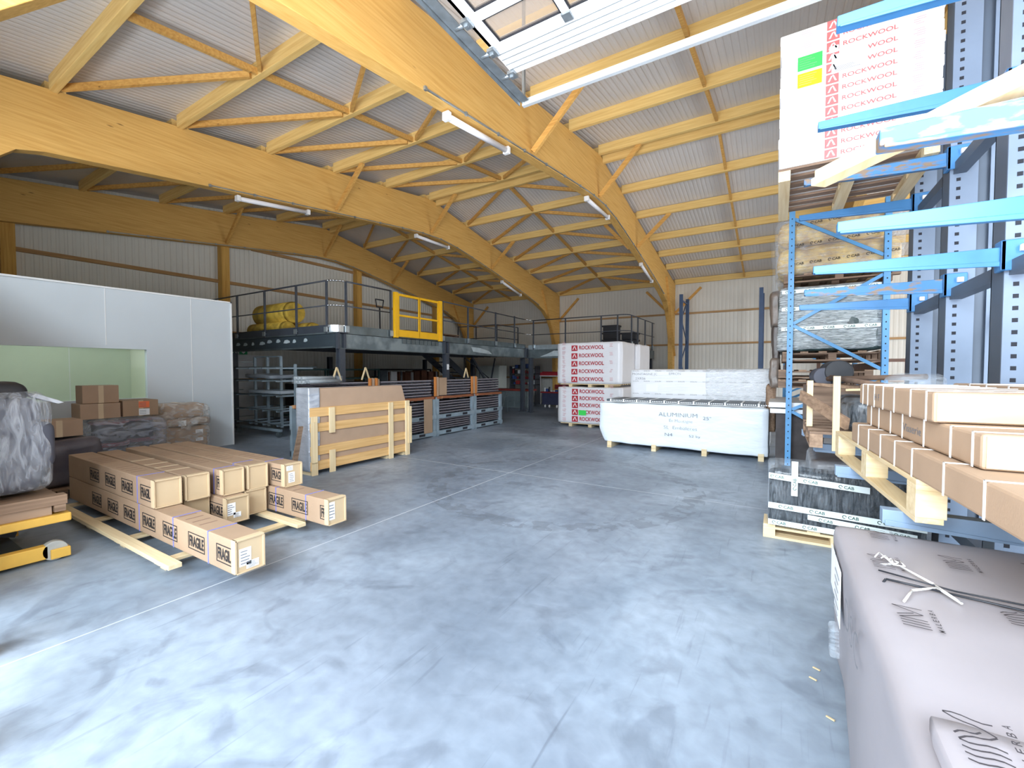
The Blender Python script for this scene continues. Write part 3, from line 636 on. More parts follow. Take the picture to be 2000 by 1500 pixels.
# ------------------------------------------------------------------ pallets
def pallet(name, label, x0, y0, x1, y1, z0=0.0, h=0.144, along='Y', m=None, cat='pallet', group=None, slats=5, mo=None):
    """three stringers (rows of blocks) run along 'along', deck boards across"""
    m = m or (PINE if along == 'X' else PINEX)
    t = thing(name, label, cat, ((x0 + x1) / 2, (y0 + y1) / 2, z0), 0, group)
    bt = 0.022; bh = h - 3 * bt
    mo = mo or m
    a0, a1, c0, c1 = (y0, y1, x0, x1) if along == 'Y' else (x0, x1, y0, y1)
    def bx(b, aa, ab, ca, cb, za, zb): box(b, (ca, aa, za), (cb, ab, zb)) if along == 'Y' else box(b, (aa, ca, za), (ab, cb, zb))
    L_ = a1 - a0; W_ = c1 - c0
    for ca in (c0, (c0 + c1) / 2 - .05, c1 - .1):
        b = bm_(); bx(b, a0, a1, ca, ca + .1, z0, z0 + bt); obj('bottom_board', b, mo, t, .002)
        for aa in (a0, (a0 + a1) / 2 - .05, a1 - .1):
            b = bm_(); bx(b, aa, aa + .1, ca, ca + .1, z0 + bt, z0 + bt + bh); obj('block', b, mo, t, .002)
        b = bm_(); bx(b, a0, a1, ca, ca + .1, z0 + bt + bh, z0 + 2 * bt + bh); obj('stringer_board', b, mo, t, .002)
    for k in range(slats):
        aa = a0 + (L_ - .1) * k / (slats - 1); b = bm_(); bx(b, aa, aa + .1, c0, c1, z0 + h - bt, z0 + h); obj('deck_board', b, m, t, .002)
    return t

# ------------------------------------------------------------------ cantilever rack on the right
CX = 1.2
CYS = [1.74, 2.85, 3.96, 5.07, 6.2]
t = thing('cantilever_rack', 'blue and grey cantilever rack with perforated columns along the right side', 'rack', (CX + .2, 4, 0))
for y in CYS:
    b = bm_(); H = 5.05
    for (xa, xb) in ((CX, CX + .17), (CX + .24, CX + .40)):
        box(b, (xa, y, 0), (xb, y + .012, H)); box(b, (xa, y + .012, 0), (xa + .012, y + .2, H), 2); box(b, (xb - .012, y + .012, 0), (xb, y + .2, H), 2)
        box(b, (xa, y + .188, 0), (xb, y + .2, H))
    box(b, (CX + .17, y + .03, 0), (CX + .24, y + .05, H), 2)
    for (hx) in (CX + .04, CX + .34):
        z = .1
        while z < H - .05:
            box(b, (hx, y - .0015, z), (hx + .026, y + .0, z + .026), 1); z += .075
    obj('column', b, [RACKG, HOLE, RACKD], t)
    b = bm_(); box(b, (CX - .75, y + .02, 0), (CX + .5, y + .18, .02)); obj('base_foot', b, RACKG, t)
for y0, y1 in zip(CYS[:-1], CYS[1:]):
    b = bm_(); bar(b, (CX + .3, y0 + .2, 1.0), (CX + .3, y1, 2.1), .012, .03); bar(b, (CX + .32, y0 + .2, 2.1), (CX + .32, y1, 1.0), .012, .03)
    bar(b, (CX + .3, y0 + .2, 2.5), (CX + .3, y1, 3.7), .012, .03); bar(b, (CX + .32, y0 + .2, 3.7), (CX + .32, y1, 2.5), .012, .03); obj('cross_rod', b, RACKD, t)
    for z in (2.24, 3.28, .3):
        b = bm_(); bar(b, (CX + .06, y0 + .2, z), (CX + .06, y1, z), .08, .09); obj('tie_beam', b, RACKD, t)
TIPS = {.90: {2.85: .46, 3.96: .37, 5.07: .30, 6.2: .25}, 2.37: {1.74: .25, 2.85: .25, 3.96: .21, 5.07: .20, 6.2: .20}, 3.42: {1.74: .2, 2.85: .23, 3.96: .22, 5.07: .18, 6.2: .18}}
ARMB = mat('arm blue', (66, 126, 180), 0.4, noise_amt=0.08, nscale=7, contrast=(0.2, 0.5))
LOWARM = mat('grey blue arm', (132, 154, 180), 0.45, noise_amt=0.05)
ADX = {}
for z, d in TIPS.items():
    for y, tip in d.items():
        hgt = .075 if z < 1 else .085
        worn = (y in (1.74, 5.07) and z == 2.37) or (y == 5.07 and z > 3)
        zz = z - .04 if (y == 1.74 and z < 3) else z
        b = bm_(); prism(b, [(tip, zz - (.052 if z > 1 else .07)), (CX - .01, zz - (.11 if z > 1 else .08)), (CX - .01, zz), (tip, zz)], y - .02, y + .05, 0, 1)
        prism(b, [(tip + .01, zz - (.062 if z > 1 else .078)), (CX - .01, zz - (.122 if z > 1 else .09)), (CX - .01, zz - .09), (tip + .01, zz - .05)], y - .028, y - .02, 0, 1)
        a = obj('arm', b, LOWARM if z < 1 else (RUST if worn else ARMB), t, .006)
        b = bm_(); box(b, (CX - .03, y - .035, z - .15), (CX + .12, y - .02, z + .04)); box(b, (CX - .03, y - .035, z - .15), (CX - .0, y + .06, z + .04)); obj('bracket', b, LOWARM if z < 1 else ARMB, a, .008)
        b = bm_(); box(b, (CX + .05, y - .065, z - .04), (CX + .09, y - .035, z)); obj('bolt', b, WHITE, a, .004)
        ADX[(z, y)] = a

# rockwool-like logo text block -------------------------------------------------
def rw_line(b, M, x, y, lw, red=0, white=1, th=.42):
    """logo square with white mark and the brand word; lw = total width"""
    s = lw * .19; rect(b, M, x, y - s * .08, s, s * .86, red)
    tri(b, M, [(x + s * .15, y + s * .1), (x + s * .3, y + s * .1), (x + s * .52, y + s * .62), (x + s * .40, y + s * .62)], white, .004)
    tri(b, M, [(x + s * .85, y + s * .1), (x + s * .70, y + s * .1), (x + s * .50, y + s * .66), (x + s * .6, y + s * .66)], white, .005)
    text(b, 'ROCKWOOL', M, lw * .76, s * th, red, .018, .002, x + s * 1.28, y + s * .12)
def faint(b, M, x, y, w, h, n, mi=0):
    for k in range(n):
        ww = w * random.uniform(.5, 1); rect(b, M, x + (w - ww) * random.random(), y + h * k / n, ww, h / n * .35, mi)

# upper pack on the rack
pallet('pallet', 'pale slatted pallet high on the cantilever arms beneath the white printed pack', -.03, 5.0, 1.12, 6.3, 3.42, .12, 'Y', OLDX, slats=7, mo=PINE)
t = thing('insulation_pack', 'tall white shrink-wrapped stack of red printed boards high on the blue rack arms', 'insulation pack', (.55, 5.6, 3.54))
b = bm_(); nb = 13; zh = (4.80 - 3.545) / nb
for k in range(nb):
    o = random.uniform(-.006, .012); box(b, (-.03 + o, 5.0, 3.545 + k * zh), (1.13 + random.uniform(-.01, .006), 6.2, 3.545 + (k + 1) * zh - .003))
obj('board_stack', b, mat('bright pack white', (244, 244, 244), .4, noise_amt=.01, bump=.25, bscale=5, bstretch=(1, 1, 6)), t, .008)
b = bm_(); M = P3((-.03, 4.998, 3.545), (1, 0, 0), (0, 0, 1))
for k in range(nb): rw_line(b, M, .36, k * zh + .012, .50)
obj('printed_lettering', b, [RWREDL, WHITE], t)
b = bm_()
for k in range(nb): faint(b, M, .16, k * zh + .01, .1, .07, 4); faint(b, M, .96, k * zh + .01, .08, .07, 4)
obj('faint_print', b, RWTXT, t)
b = bm_(); rect(b, M, .14, .87, .19, .13, 0, .004)
for k in range(5): rect(b, M, .155, .89 + k * .021, .15 * random.uniform(.5, 1), .004, 1, .006)
obj('green_note', b, [GREEN, INKG], t)
b = bm_(); rect(b, M, .14, .715, .19, .13, 0, .004)
for k in range(5): rect(b, M, .155, .74 + k * .02, .15 * random.uniform(.5, 1), .003, 1, .006)
obj('yellow_note', b, [YNOTE, INKG], t)
b = bm_(); rect(b, M, .40, .76, .26, .17, 0, .004); rect(b, M, .38, .95, .07, .06, 0, .004)
for k in range(4): rect(b, M, .42, .775 + k * .012, .2 * random.uniform(.4, 1), .004, 1, .006)
obj('address_label', b, [PAPER, INKG], t)
# planks lying over the arms
for k, (dz, dx, lab) in enumerate(((0, 0, 'lower pale plank of the pair lying askew across the blue rack arms'), (.032, .012, 'upper pale plank of the pair lying askew across the blue rack arms'))):
    b = bm_(); bar(b, (.13 + dx, 2.26, 2.388 + dz), (1.05 + dx, 1.26, 2.388 + dz), .07, .03)
    tag(recenter(obj('plank', b, PINE, bevel=.002)), lab, 'plank', 'planks on the cantilever arms')

# long cardboard cartons on the low arms
pt = thing('long_pallet', 'new pale pallet on the low rack arms under the long cardboard cartons', 'pallet', (.65, 3.5, .9))
AM = Matrix.Translation((.548, 2.66, 0)) @ Matrix.Rotation(R(4.3), 4, 'Z')      # axis along the pallet's left edge
def pb(name, x0, y0, z0, x1, y1, z1, m=PINE): 
    b = bm_(); box(b, (x0, y0, z0), (x1, y1, z1), 0, AM); return obj(name, b, m, pt, .002)
for x in (0, .42, .84):
    pb('bottom_board', x, 0, .90, x + .1, 1.8, .925); pb('top_board', x - .0, 0, 1.075, x + .13, 1.8, 1.10)
    for y in (0, .85, 1.68): pb('block', x, y, .925, x + .11, y + .12, 1.05, PINEX)
for y in (0, .85, 1.68): pb('cross_board', 0, y, 1.05, .95, y + .12, 1.075, PINEX)
def carton(x0, y0, z0, x1, y1, z1, label, straps, ends=True, words=None):
    t = thing('long_carton', label, 'carton', tuple(AM @ Vector((x0, y0, z0))), R(4.3), 'long strapped cartons on the low rack arms')
    b = bm_(); box(b, (x0, y0, z0), (x1, y1, z1), 0, AM); obj('carton_body', b, CARD, t, .012)
    b = bm_(); box(b, (x0 + .012, y0 - .004, z0 + .008), (x1 - .012, y0, z1 - .008), 0, AM)
    for k in range(3): box(b, (x0 + .09 + k * .1 + .03 * (k % 2), y0 - .006, z0 + .04), (x0 + .098 + k * .1 + .03 * (k % 2), y0 - .004, z1 - .045), 1, AM)
    obj('end_flap', b, [CARDL, WHITE], t)
    for y in straps:
        b = bm_(); box(b, (x0 - .003, y, z0 - .0), (x0, y + .012, z1 + .003), 0, AM); box(b, (x0 - .003, y, z1), (x1 + .003, y + .012, z1 + .003), 0, AM); obj('strap', b, WSTRAP, t)
    if words:
        b = bm_(); MM = AM @ P3((x0, words[1], z0 + .045), (0, -1, 0), (0, 0, 1)); text(b, words[0], MM, words[2], .04, 0, -.0, .002); obj('handwriting', b, INKG, t)
    return t
Z = [1.10, 1.235, 1.37, 1.505]
carton(.0, -1.15, Z[0], .42, 1.25, Z[1] - .003, 'lowest long carton of the strapped stack, nearest the aisle', (-.62, -.3, .05, .3, .55, .8, 1.05))
carton(.44, -1.1, Z[0], .86, 1.25, Z[1] - .003, 'lowest long carton of the strapped stack, hidden towards the columns', (-.6, .1, .7))
carton(.06, -.42, Z[1], .5, 1.15, Z[2] - .003, 'middle long carton of the strapped stack with handwriting on its side', (-.36, -.17, .12, .42, .62, .85, 1.02), words=('Visserie', .42, .26))
carton(.52, -.2, Z[1], .9, 1.15, Z[2] - .003, 'middle long carton of the strapped stack, beside the columns', (-.1, .5))
carton(.03, -.07, Z[2], .5, 1.2, Z[3], 'top long carton of the strapped stack with a bright end flap', (0, .2, .45, .65, .83, .98, 1.1), words=('H F', .83, .1))
carton(.54, .1, Z[2], .9, 1.3, Z[3] + .01, 'top long carton of the strapped stack, far one by the grey columns', (.2, .4, .62, .85, 1.05))
b = bm_(); pack(b, AM @ Vector((.25, 1.25, 1.38)), AM @ Vector((.55, 1.7, 1.56)), 8, .03, .05, 3); tag(recenter(obj('crumpled_film', b, FILMH)), 'crumpled clear film lying behind the top cartons on the rack', 'film')

# junk behind the cartons ---------------------------------------------------------
pallet('pallet', 'dirty weathered pallet on the low arms behind the cartons', .25, 4.75, 1.12, 5.95, .905, .144, 'Y', OLDX, mo=OLDW)
t = thing('black_foil_bundle', 'black foil bundle with shiny film on the weathered pallet', 'bundle', (.8, 5.2, 1.05))
b = bm_(); pack(b, (.52, 4.78, 1.05), (1.1, 5.8, 1.34), 12, .03, .07, 5); obj('foil', b, BLACKP, t)
b = bm_(); pack(b, (.51, 4.76, 1.05), (1.11, 5.82, 1.35), 12, .035, .07, 8); obj('cling_film', b, FILMV, t)
def stick(pts, w_, h_, m, label, name='timber_offcut', cat='board'):
    b = bm_(); bar(b, pts[0], pts[1], w_, h_); return tag(recenter(obj(name, b, m, bevel=.002)), label, cat)
stick(((.20, 5.25, 1.35), (.50, 4.55, 1.15)), .03, .10, OLDW, 'weathered board slanting down beside two upright pale sticks')
stick(((.43, 4.63, .905), (.43, 4.63, 1.55)), .05, .03, PINEZ, 'taller upright pale stick in front of the weathered slanting board')
stick(((.27, 5.18, 1.05), (.27, 5.18, 1.5)), .05, .03, PINEZ, 'shorter upright pale stick further back near the blue rack post')
stick(((.30, 5.9, 1.45), (1.1, 5.2, 1.40)), .09, .03, OLDW, 'long brown board lying across the top of the junk behind the cartons')
stick(((.55, 5.0, 1.42), (.95, 4.65, 1.46)), .07, .02, PINE, 'pale thin board end beside the top carton')
t = thing('coil_roll', 'black round roll lying behind the cartons between the rack posts', 'roll', (.55, 6.6, 1.2))
b = bm_(); tube(b, (.62, 6.45, 1.58), (.62, 7.4, 1.58), .14, 24); obj('roll_body', b, DARKP, t, .01)
b = bm_(); tube(b, (.48, 6.5, 1.52), (.48, 7.4, 1.52), .11, 20); obj('roll_body', b, MACH, t, .01)
b = bm_(); box(b, (.3, 6.13, .905), (1.15, 7.3, 1.41)); tag(recenter(obj('timber_bundle', b, OLDX, bevel=.01)), 'stacked dark timber under the black rolls', 'timber stack')
t = thing('steel_pole', 'brown steel pole lying above the cartons, pointing at the columns', 'pole', (.9, 6.4, 1.5))
b = bm_(); tube(b, (.50, 6.32, 1.50), (1.17, 5.45, 1.54), .028, 10); obj('pole_body', b, mat('rusty brown', (132, 108, 92), .6, noise_amt=.15), t)
t = thing('steel_pole', 'brown pole slanting down towards the top carton', 'pole', (.6, 5.6, 1.5))
b = bm_(); tube(b, (.52, 6.2, 1.52), (.75, 4.6, 1.47), .026, 10); obj('pole_body', b, MATS['rusty brown'], t)
# low level
b = bm_(); pack(b, (.30, 5.15, .02), (1.12, 6.15, .72), 12, .02, .05, 11); tag(recenter(obj('wrapped_bundle', b, mat('grey film bundle', (120, 116, 118), .35, noise_amt=.2, bump=.7, bscale=5))), 'grey film-wrapped bundle on the floor under the low rack arms', 'bundle')

# ------------------------------------------------------------------ blue pallet rack behind
t = thing('pallet_rack', 'blue upright pallet racking with diagonal braces behind the cantilever rack', 'rack', (.7, 9, 0))
def upright(y, z1=3.98, x0=.105, x1=1.22, hz=0):
    b = bm_()
    for xx in (x0, x1):
        box(b, (xx, y, 0), (xx + .075, y + .015, z1)); box(b, (xx, y + .015, 0), (xx + .012, y + .07, z1)); box(b, (xx + .063, y + .015, 0), (xx + .075, y + .07, z1))
        z = .06
        while z < z1 - .03: box(b, (xx + .03, y - .0015, z), (xx + .045, y, z + .018), 1); z += .1 
    f = obj('upright_frame', b, [RBLUE, HOLE], t)
    for (za, zb) in ((3.87, 3.2), (2.3, 2.93), (2.28, 1.62), (1.0, 1.5), (.98, .35)):
        b = bm_(); bar(b, (x0 + .07, y + .04, za), (x1, y + .04, zb), .03, .045); obj('diagonal_brace', b, RBLUE, f)
for y in (7.83, 10.6, 13.4): upright(y)
for z in (1.72, 2.92):
    for x in (.11, 1.23):
        for (ya, yb) in ((7.9, 10.6), (10.67, 13.4)):
            b = bm_(); box(b, (x, ya, z - .11), (x + .05, yb, z)); obj('shelf_beam', b, mat('beam orange brown', (150, 110, 84), .5, noise_amt=.1), t)
# loads
def cab(b, M, x, y, s, c=0, g=0):
    text(b, 'CAB', M, s * 2.1, s * .8, c, .02, .003, x + s * 1.2, y)
    for k in range(10):
        a0, a1 = 2 * math.pi * k / 12, 2 * math.pi * (k + 1) / 12
        p = [(x + s * .5 + r_ * math.cos(a), y + s * .4 + r_ * math.sin(a)) for (r_, a) in ((s * .45, a0), (s * .45, a1), (s * .28, a1), (s * .28, a0))]; tri(b, M, p, g, .003)
CINK = mat('dark green ink', (40, 82, 70), .6, noise_amt=0)
for (yy, tagw, z0) in ((7.93, 'front', 2.93), (9.25, 'rear', 2.93)):
    pallet('pallet', 'brown pallet under the %s yellow rolls on the top shelf of the blue racking' % tagw, .05, yy, 1.42, yy + 1.15, z0, .13, 'X', OLDW, slats=6, mo=OLDX)
    t = thing('wrapped_rolls', 'film-wrapped yellow rolls on the top shelf of the blue racking, %s load' % tagw, 'rolls', (.7, yy + .6, z0 + .13))
    zr = z0 + .13
    for (xx, zz, r_) in ((0, .22, .21), (0, .64, .2)):
        for q in range(3):
            b = bm_(); yq = yy + .2 + q * .38; bmx = bm_()
            pack(bmx, (-.03, yq - .19, zr + zz - r_), (1.45 if zz < .4 else 1.3, yq + .19, zr + zz + r_), 10, .02, .15, q + 2); b.free(); obj('roll', bmx, TANW if q else TANW, t)
    b = bm_(); pack(b, (-.07, yy - .02, zr - .02), (1.47, yy + 1.15, zr + .86), 14, .02, .1, 7); obj('cling_film', b, FILMH, t)
    if tagw == 'front':
        b = bm_()
        for (zz, n) in ((.12, 6), (.40, 5), (.7, 3)):
            M = P3((.1, yy - .035, zr + zz), (1, 0, .05), (0, 0, 1))
            for k in range(n): cab(b, M, .05 + k * .22, 0, .045)
        obj('printed_lettering', b, INK, t)
    pallet('pallet', 'brown pallet under the %s green foil load of the blue racking' % tagw, .05, yy, 1.3, yy + 1.15, 1.74, .144, 'X', OLDW, slats=6, mo=OLDX)
    t = thing('wrapped_load', 'green grey foil load with printed white tape in the blue racking, %s load' % tagw, 'wrapped load', (.7, yy + .6, 1.89))
    b = bm_(); pack(b, (.0, yy, 1.89), (1.26, yy + 1.1, 2.86), 16, .022, .06, 12 + yy); obj('foil_body', b, GREENP, t)
    b = bm_(); pack(b, (-.02, yy - .02, 1.9), (1.28, yy + 1.12, 2.875), 16, .024, .06, 13 + yy); obj('cling_film', b, film('milky film', .5, (235, 242, 245), 8, (1, 1, 9)), t)
    if tagw == 'front':
        b = bm_(); 
        for (zz) in (2.2, 2.5, 2.76):
            M = P3((.03, yy - .05, zz), (1, 0, .01), (0, 0, 1)); rect(b, M, 0, 0, 1.18, .055, 0)
            for k in range(5): cab(b, M, .04 + k * .24, .01, .042, 1, 1)
        obj('printed_tape', b, [TAPEC, CINK], t)
    for q, zz in enumerate((1.33, 1.48)):
        pallet('pallet', '%s empty brown pallet %s under the green foil loads in the blue racking' % (tagw, ['lower', 'upper'][q]), .0, yy, 1.15, yy + 1.1, zz, .13, 'X', OLDW, slats=5, mo=OLDX)
# hanging torn film and cardboard on the left flank of the rack loads
t = thing('torn_wrapping', 'brown torn film and cardboard strip hanging down left of the blue rack post', 'torn film', (-.08, 9, 1.0))
for (xa, xb, za, zb, yv, mm, sd) in ((-.12, .06, 2.9, 3.75, 8.6, FILMV, 1), (-.14, .03, 2.35, 2.95, 8.7, mat('brown wrap', (134, 120, 110), .35, noise_amt=.2, bump=.6, bscale=6), 2), (-.10, .02, 1.75, 2.4, 8.8, mat('dark brown wrap', (92, 82, 78), .35, noise_amt=.2, bump=.6, bscale=6), 3), (-.12, .03, 1.3, 1.8, 8.7, MATS['brown wrap'], 4), (-.17, -.03, .5, 1.35, 9.0, OLDW, 5)):
    b = bm_(); pack(b, (xa, yv, za), (xb, yv + .5, zb), 10, .03, .04, sd); obj('strip', b, mm, t)
# floor level of rack
t = thing('board_pile', 'white boards on dark timber bearers low in the blue racking', 'panel stack', (.2, 8.6, .9))
b = bm_(); box(b, (-.12, 7.95, 1.02), (.8, 9.6, 1.10)); box(b, (-.1, 7.95, .93), (.75, 9.6, 1.0)); obj('panel', b, WHITE, t, .004)
b = bm_(); box(b, (-.02, 8.0, .02), (.6, 9.5, .92)); obj('bearer_stack', b, mat('dark stacked timber', (72, 66, 66), .7, noise_amt=.2), t)
# brown framed panel / white rib wall leaning beyond
b = bm_(); M = P3((.75, 12.2, .1), (1, 0, 0), (0, 0, 1)); frame(b, M, 0, 0, 1.6, 1.75, .07, 0, 0); 
for v in b.verts: pass
tag(recenter(obj('empty_frame', b, mat('brown frame', (130, 98, 84), .6, noise_amt=.1))), 'brown rectangular frame standing behind the blue racking', 'frame')

# ------------------------------------------------------------------ CAB pallet on the floor
pallet('pallet', 'pale pallet on the floor under the foil load at the rack foot', -.09, 4.80, 1.1, 5.1, 0, .144, 'X', PINEX, slats=5, mo=PINE) if False else None
t = pallet('pallet', 'pale pallet on the floor under the black foil load by the rack foot', -.10, 3.75 + 1.05, 1.05, 5.13, 0, .13, 'X', PINE, slats=4, mo=PINEX)
t = thing('foil_load', 'black foil load in clear film with printed white tapes on a floor pallet', 'wrapped load', (.5, 4.95, .14))
b = bm_(); pack(b, (-.06, 4.82, .135), (1.08, 5.12, .66), 16, .014, .05, 21); obj('foil_body', b, BLACKP, t)
b = bm_(); pack(b, (-.075, 4.80, .135), (1.10, 5.13, .73), 16, .010, .04, 22); obj('cling_film', b, FILMV, t)
b = bm_()
M = P3((-.06, 4.765, .58), (1, 0, -.06), (0, .0, 1)); rect(b, M, 0, 0, .75, .055); [cab(b, M, .01 + k * .26, .012, .034, 1, 1) for k in range(3)]
M = P3((-.06, 4.765, .30), (1, 0, -.03), (0, .0, 1)); rect(b, M, 0, 0, 1.12, .055); [cab(b, M, .08 + k * .24, .012, .036, 1, 1) for k in range(4)]
M = P3((.25, 4.757, .275), (1, 0, -.06), (0, .0, 1)); rect(b, M, 0, -.035, .75, .045); [cab(b, M, .08 + k * .26, -.03, .032, 1, 1) for k in range(3)]
M = P3((-.06, 4.765, .145), (1, 0, -.02), (0, .0, 1)); rect(b, M, 0, 0, 1.1, .05); [cab(b, M, .03 + k * .24, .01, .034, 1, 1) for k in range(4)]
M = P3((.17, 4.757, .44), (0, 0, 1), (-1, 0, 0)); rect(b, M, 0, 0, .32, .05); cab(b, M, .05, .01, .034, 1, 1)
obj('printed_tape', b, [TAPEC, CINK], t)

# ------------------------------------------------------------------ grey-brown door packages, front right
t = thing('door_package', 'large grey brown carton of doors on the floor in the right foreground', 'door package', (.8, 1.8, 0))
b = bm_()
pack(b, (.275, .55, .10), (1.17, 2.84, .80), 26, .010, .045, 31, 0, 1.2)
for v in b.verts:
    k = max(0, (0.7 - v.co.z)) 
    if v.co.x < .6: v.co.x += -.02 + .05 * math.sin(v.co.y * 3.1) * k
obj('package_body', b, TAUPE, t)
MW = mat('package ink', (58, 54, 58), .6, noise_amt=0)
def mal(b, xr, y0, z, w_=.135, h_=.075, wavy=0.0):
    M = P3((xr, y0, z), (.02, 1, 0), (-1, .02, 0)); th = .0045
    def ln(x0, y0, x1, y1):
        x0 *= w_; x1 *= w_; y0 *= h_; y1 *= h_
        dx, dy = x1 - x0, y1 - y0; L_ = math.hypot(dx, dy); nx, ny = -dy / L_ * th / 2, dx / L_ * th / 2; n = 5
        for q in range(n):
            pa, pb_ = q / n, (q + 1) / n; w0 = wavy * math.sin(pa * 6); w1 = wavy * math.sin(pb_ * 6)
            tri(b, M, [(x0 + dx * pa + nx + w0, y0 + dy * pa + ny), (x0 + dx * pb_ + nx + w1, y0 + dy * pb_ + ny), (x0 + dx * pb_ - nx + w1, y0 + dy * pb_ - ny), (x0 + dx * pa - nx + w0, y0 + dy * pa - ny)], 0, .003)
    for k in range(4): ln(k * .13, 0, k * .13, .9)
    ln(.39, .9, .68, .05); ln(.68, .05, .97, 1.0); ln(.5, .95, .70, .35); ln(.97, 1.0, .97, .0)
    for k, ch in enumerate('MALERBA'): text(b, ch, M, w_ * .10, .014, 0, .01, .003, w_ * (k * .165), -.030)
T_ = .805
for (px, py, wv) in ((.412, 1.77, 0), (.665, 2.38, .003), (.455, 2.62, 0), (.41, 2.24, .003), (.70, 1.95, .004), (.93, 2.45, 0), (.95, 1.85, 0), (.70, 1.45, 0)):
    b = bm_(); mal(b, px, py, T_ + .004, wavy=wv); obj('printed_logo', b, MW, t)
b = None
b = bm_(); poly_tube(b, [(.31, 2.1, .73), (.36, 2.12, .812), (.5, 2.10, .812), (.8, 2.06, .812), (1.15, 1.98, .812)], .004, 6); poly_tube(b, [(.35, 2.2, .812), (.55, 2.12, .815), (.8, 2.12, .812), (1.15, 2.14, .812)], .003, 6); obj('black_strap', b, DARKP, t)
b = bm_(); poly_tube(b, [(.36, 2.32, .79), (.42, 2.3, .815), (.5, 2.15, .815), (.54, 2.02, .815), (.5, 2.12, .815), (.42, 2.05, .815), (.38, 1.95, .81)], .004, 6)
for q in range(5): poly_tube(b, [(.36 + .02 * q, 2.34, .815), (.38 + .015 * q, 2.38 - .03 * q, .825), (.41, 2.28, .815)], .0025, 5)
obj('knotted_tie', b, WSTRAP, t)
b = bm_(); M = P3((.252, 2.72, .52), (0, -1, 0), (.0, 0, 1)); rect(b, M, 0, 0, .14, .2, 0, .004); rect(b, M, .16, -.05, .22, .25, 0, .004)
for k in range(6): rect(b, M, .18, -.03 + k * .035, .17 * random.uniform(.5, 1), .004, 1, .007)
obj('delivery_label', b, [PAPER, INKG], t)
b = bm_(); M = P3((.246, 2.12, .60), (0, -1, 0), (0, 0, 1)); text(b, 'DSC', M, .32, .11, 0, -.02, .006); obj('handwriting', b, INKG, t)
b = bm_(); pack(b, (.225, 2.62, .18), (.29, 2.72, .33), 10, .02, .02, 90)
obj('film_tail', b, FILMH, t)
for y in (.75, 1.6, 2.5):
    b = bm_(); box(b, (.33, y, 0), (1.14, y + .1, .10)); obj('bearer', b, PINEX, t)
t = thing('door_package', 'second grey brown carton resting on top in the bottom right corner', 'door package', (.9, .9, .78))
b = bm_(); pack(b, (.288, .3, .80), (1.17, 1.27, .86), 16, .004, .02, 33, 0, 1.2); obj('package_body', b, TAUPE, t)
b = bm_(); mal(b, .385, 1.13, .866, wavy=.005); obj('printed_logo', b, MW, t)

# ------------------------------------------------------------------ centre: printed white packs, two high
def rw_pack(label, x0, y0, z0, x1, y1, z1, sd, front=True, note=None):
    t = thing('insulation_pack', label, 'insulation pack', ((x0 + x1) / 2, (y0 + y1) / 2, z0))
    b = bm_(); pack(b, (x0, y0, z0), (x1, y1, z1), 14, .010, .03, sd); obj('pack_body', b, PACKW, t)
    if front:
        M = P3((x0, y0 - .024, z0), (1, 0, 0), (0, 0, 1)); H = z1 - z0; b = bm_()
        for k in range(5): rw_line(b, M, .45, .06 + k * (H - .06) / 5, .95, th=.60)
        obj('printed_lettering', b, [RWRED, WHITE], t)
        b = bm_()
        for k in range(9): faint(b, M, .15, .06 + k * .13, .12, .1, 4)
        for k in range(5): faint(b, M, 1.56, .1 + k * .23, .1, .1, 3)
        obj('faint_print', b, RWTXT, t)
        if note:
            b = bm_(); rect(b, M, *note, 0, .012); obj('green_note', b, GREEN, t)
    return t
def plinth(label, x0, y0, z0, x1, y1, h):
    t = thing('pallet', label, 'pallet', ((x0 + x1) / 2, (y0 + y1) / 2, z0))
    for x in (x0 + .3, (x0 + x1) / 2 - .05, x1 - .5):
        b = bm_(); box(b, (x, y0 + .05, z0), (x + .1, y1 - .05, z0 + h - .022)); obj('stringer', b, PINE, t)
    for k in range(6):
        y = y0 + .04 + (y1 - y0 - .18) * k / 5; b = bm_(); box(b, (x0 + .05, y, z0 + h - .022), (x1 - .05, y + .1, z0 + h)); obj('deck_board', b, PINEX, t)
ya = 11.45
plinth('pallet under the lower of the two white packs printed in red', -5.42, ya, 0, -3.54, ya + 1.2, .1)
rw_pack('lower white pack printed in red, with a small green note, on the floor', -5.44, ya, .1, -3.54, ya + 1.2, 1.13, 41, True, (.66, .24, .22, .14))
plinth('pallet squeezed between the two white packs printed in red', -5.42, ya, 1.13, -3.56, ya + 1.2, .09)
rw_pack('upper white pack printed in red, stacked on the lower one', -5.46, ya, 1.22, -3.56, ya + 1.2, 2.38, 42)
rw_pack('lower plain white pack behind the red printed stack', -5.3, ya + 1.3, 0.0, -3.5, ya + 2.5, 1.15, 43, False)
rw_pack('upper plain white pack behind the red printed stack', -5.3, ya + 1.3, 1.15, -3.45, ya + 2.5, 2.36, 44, False)

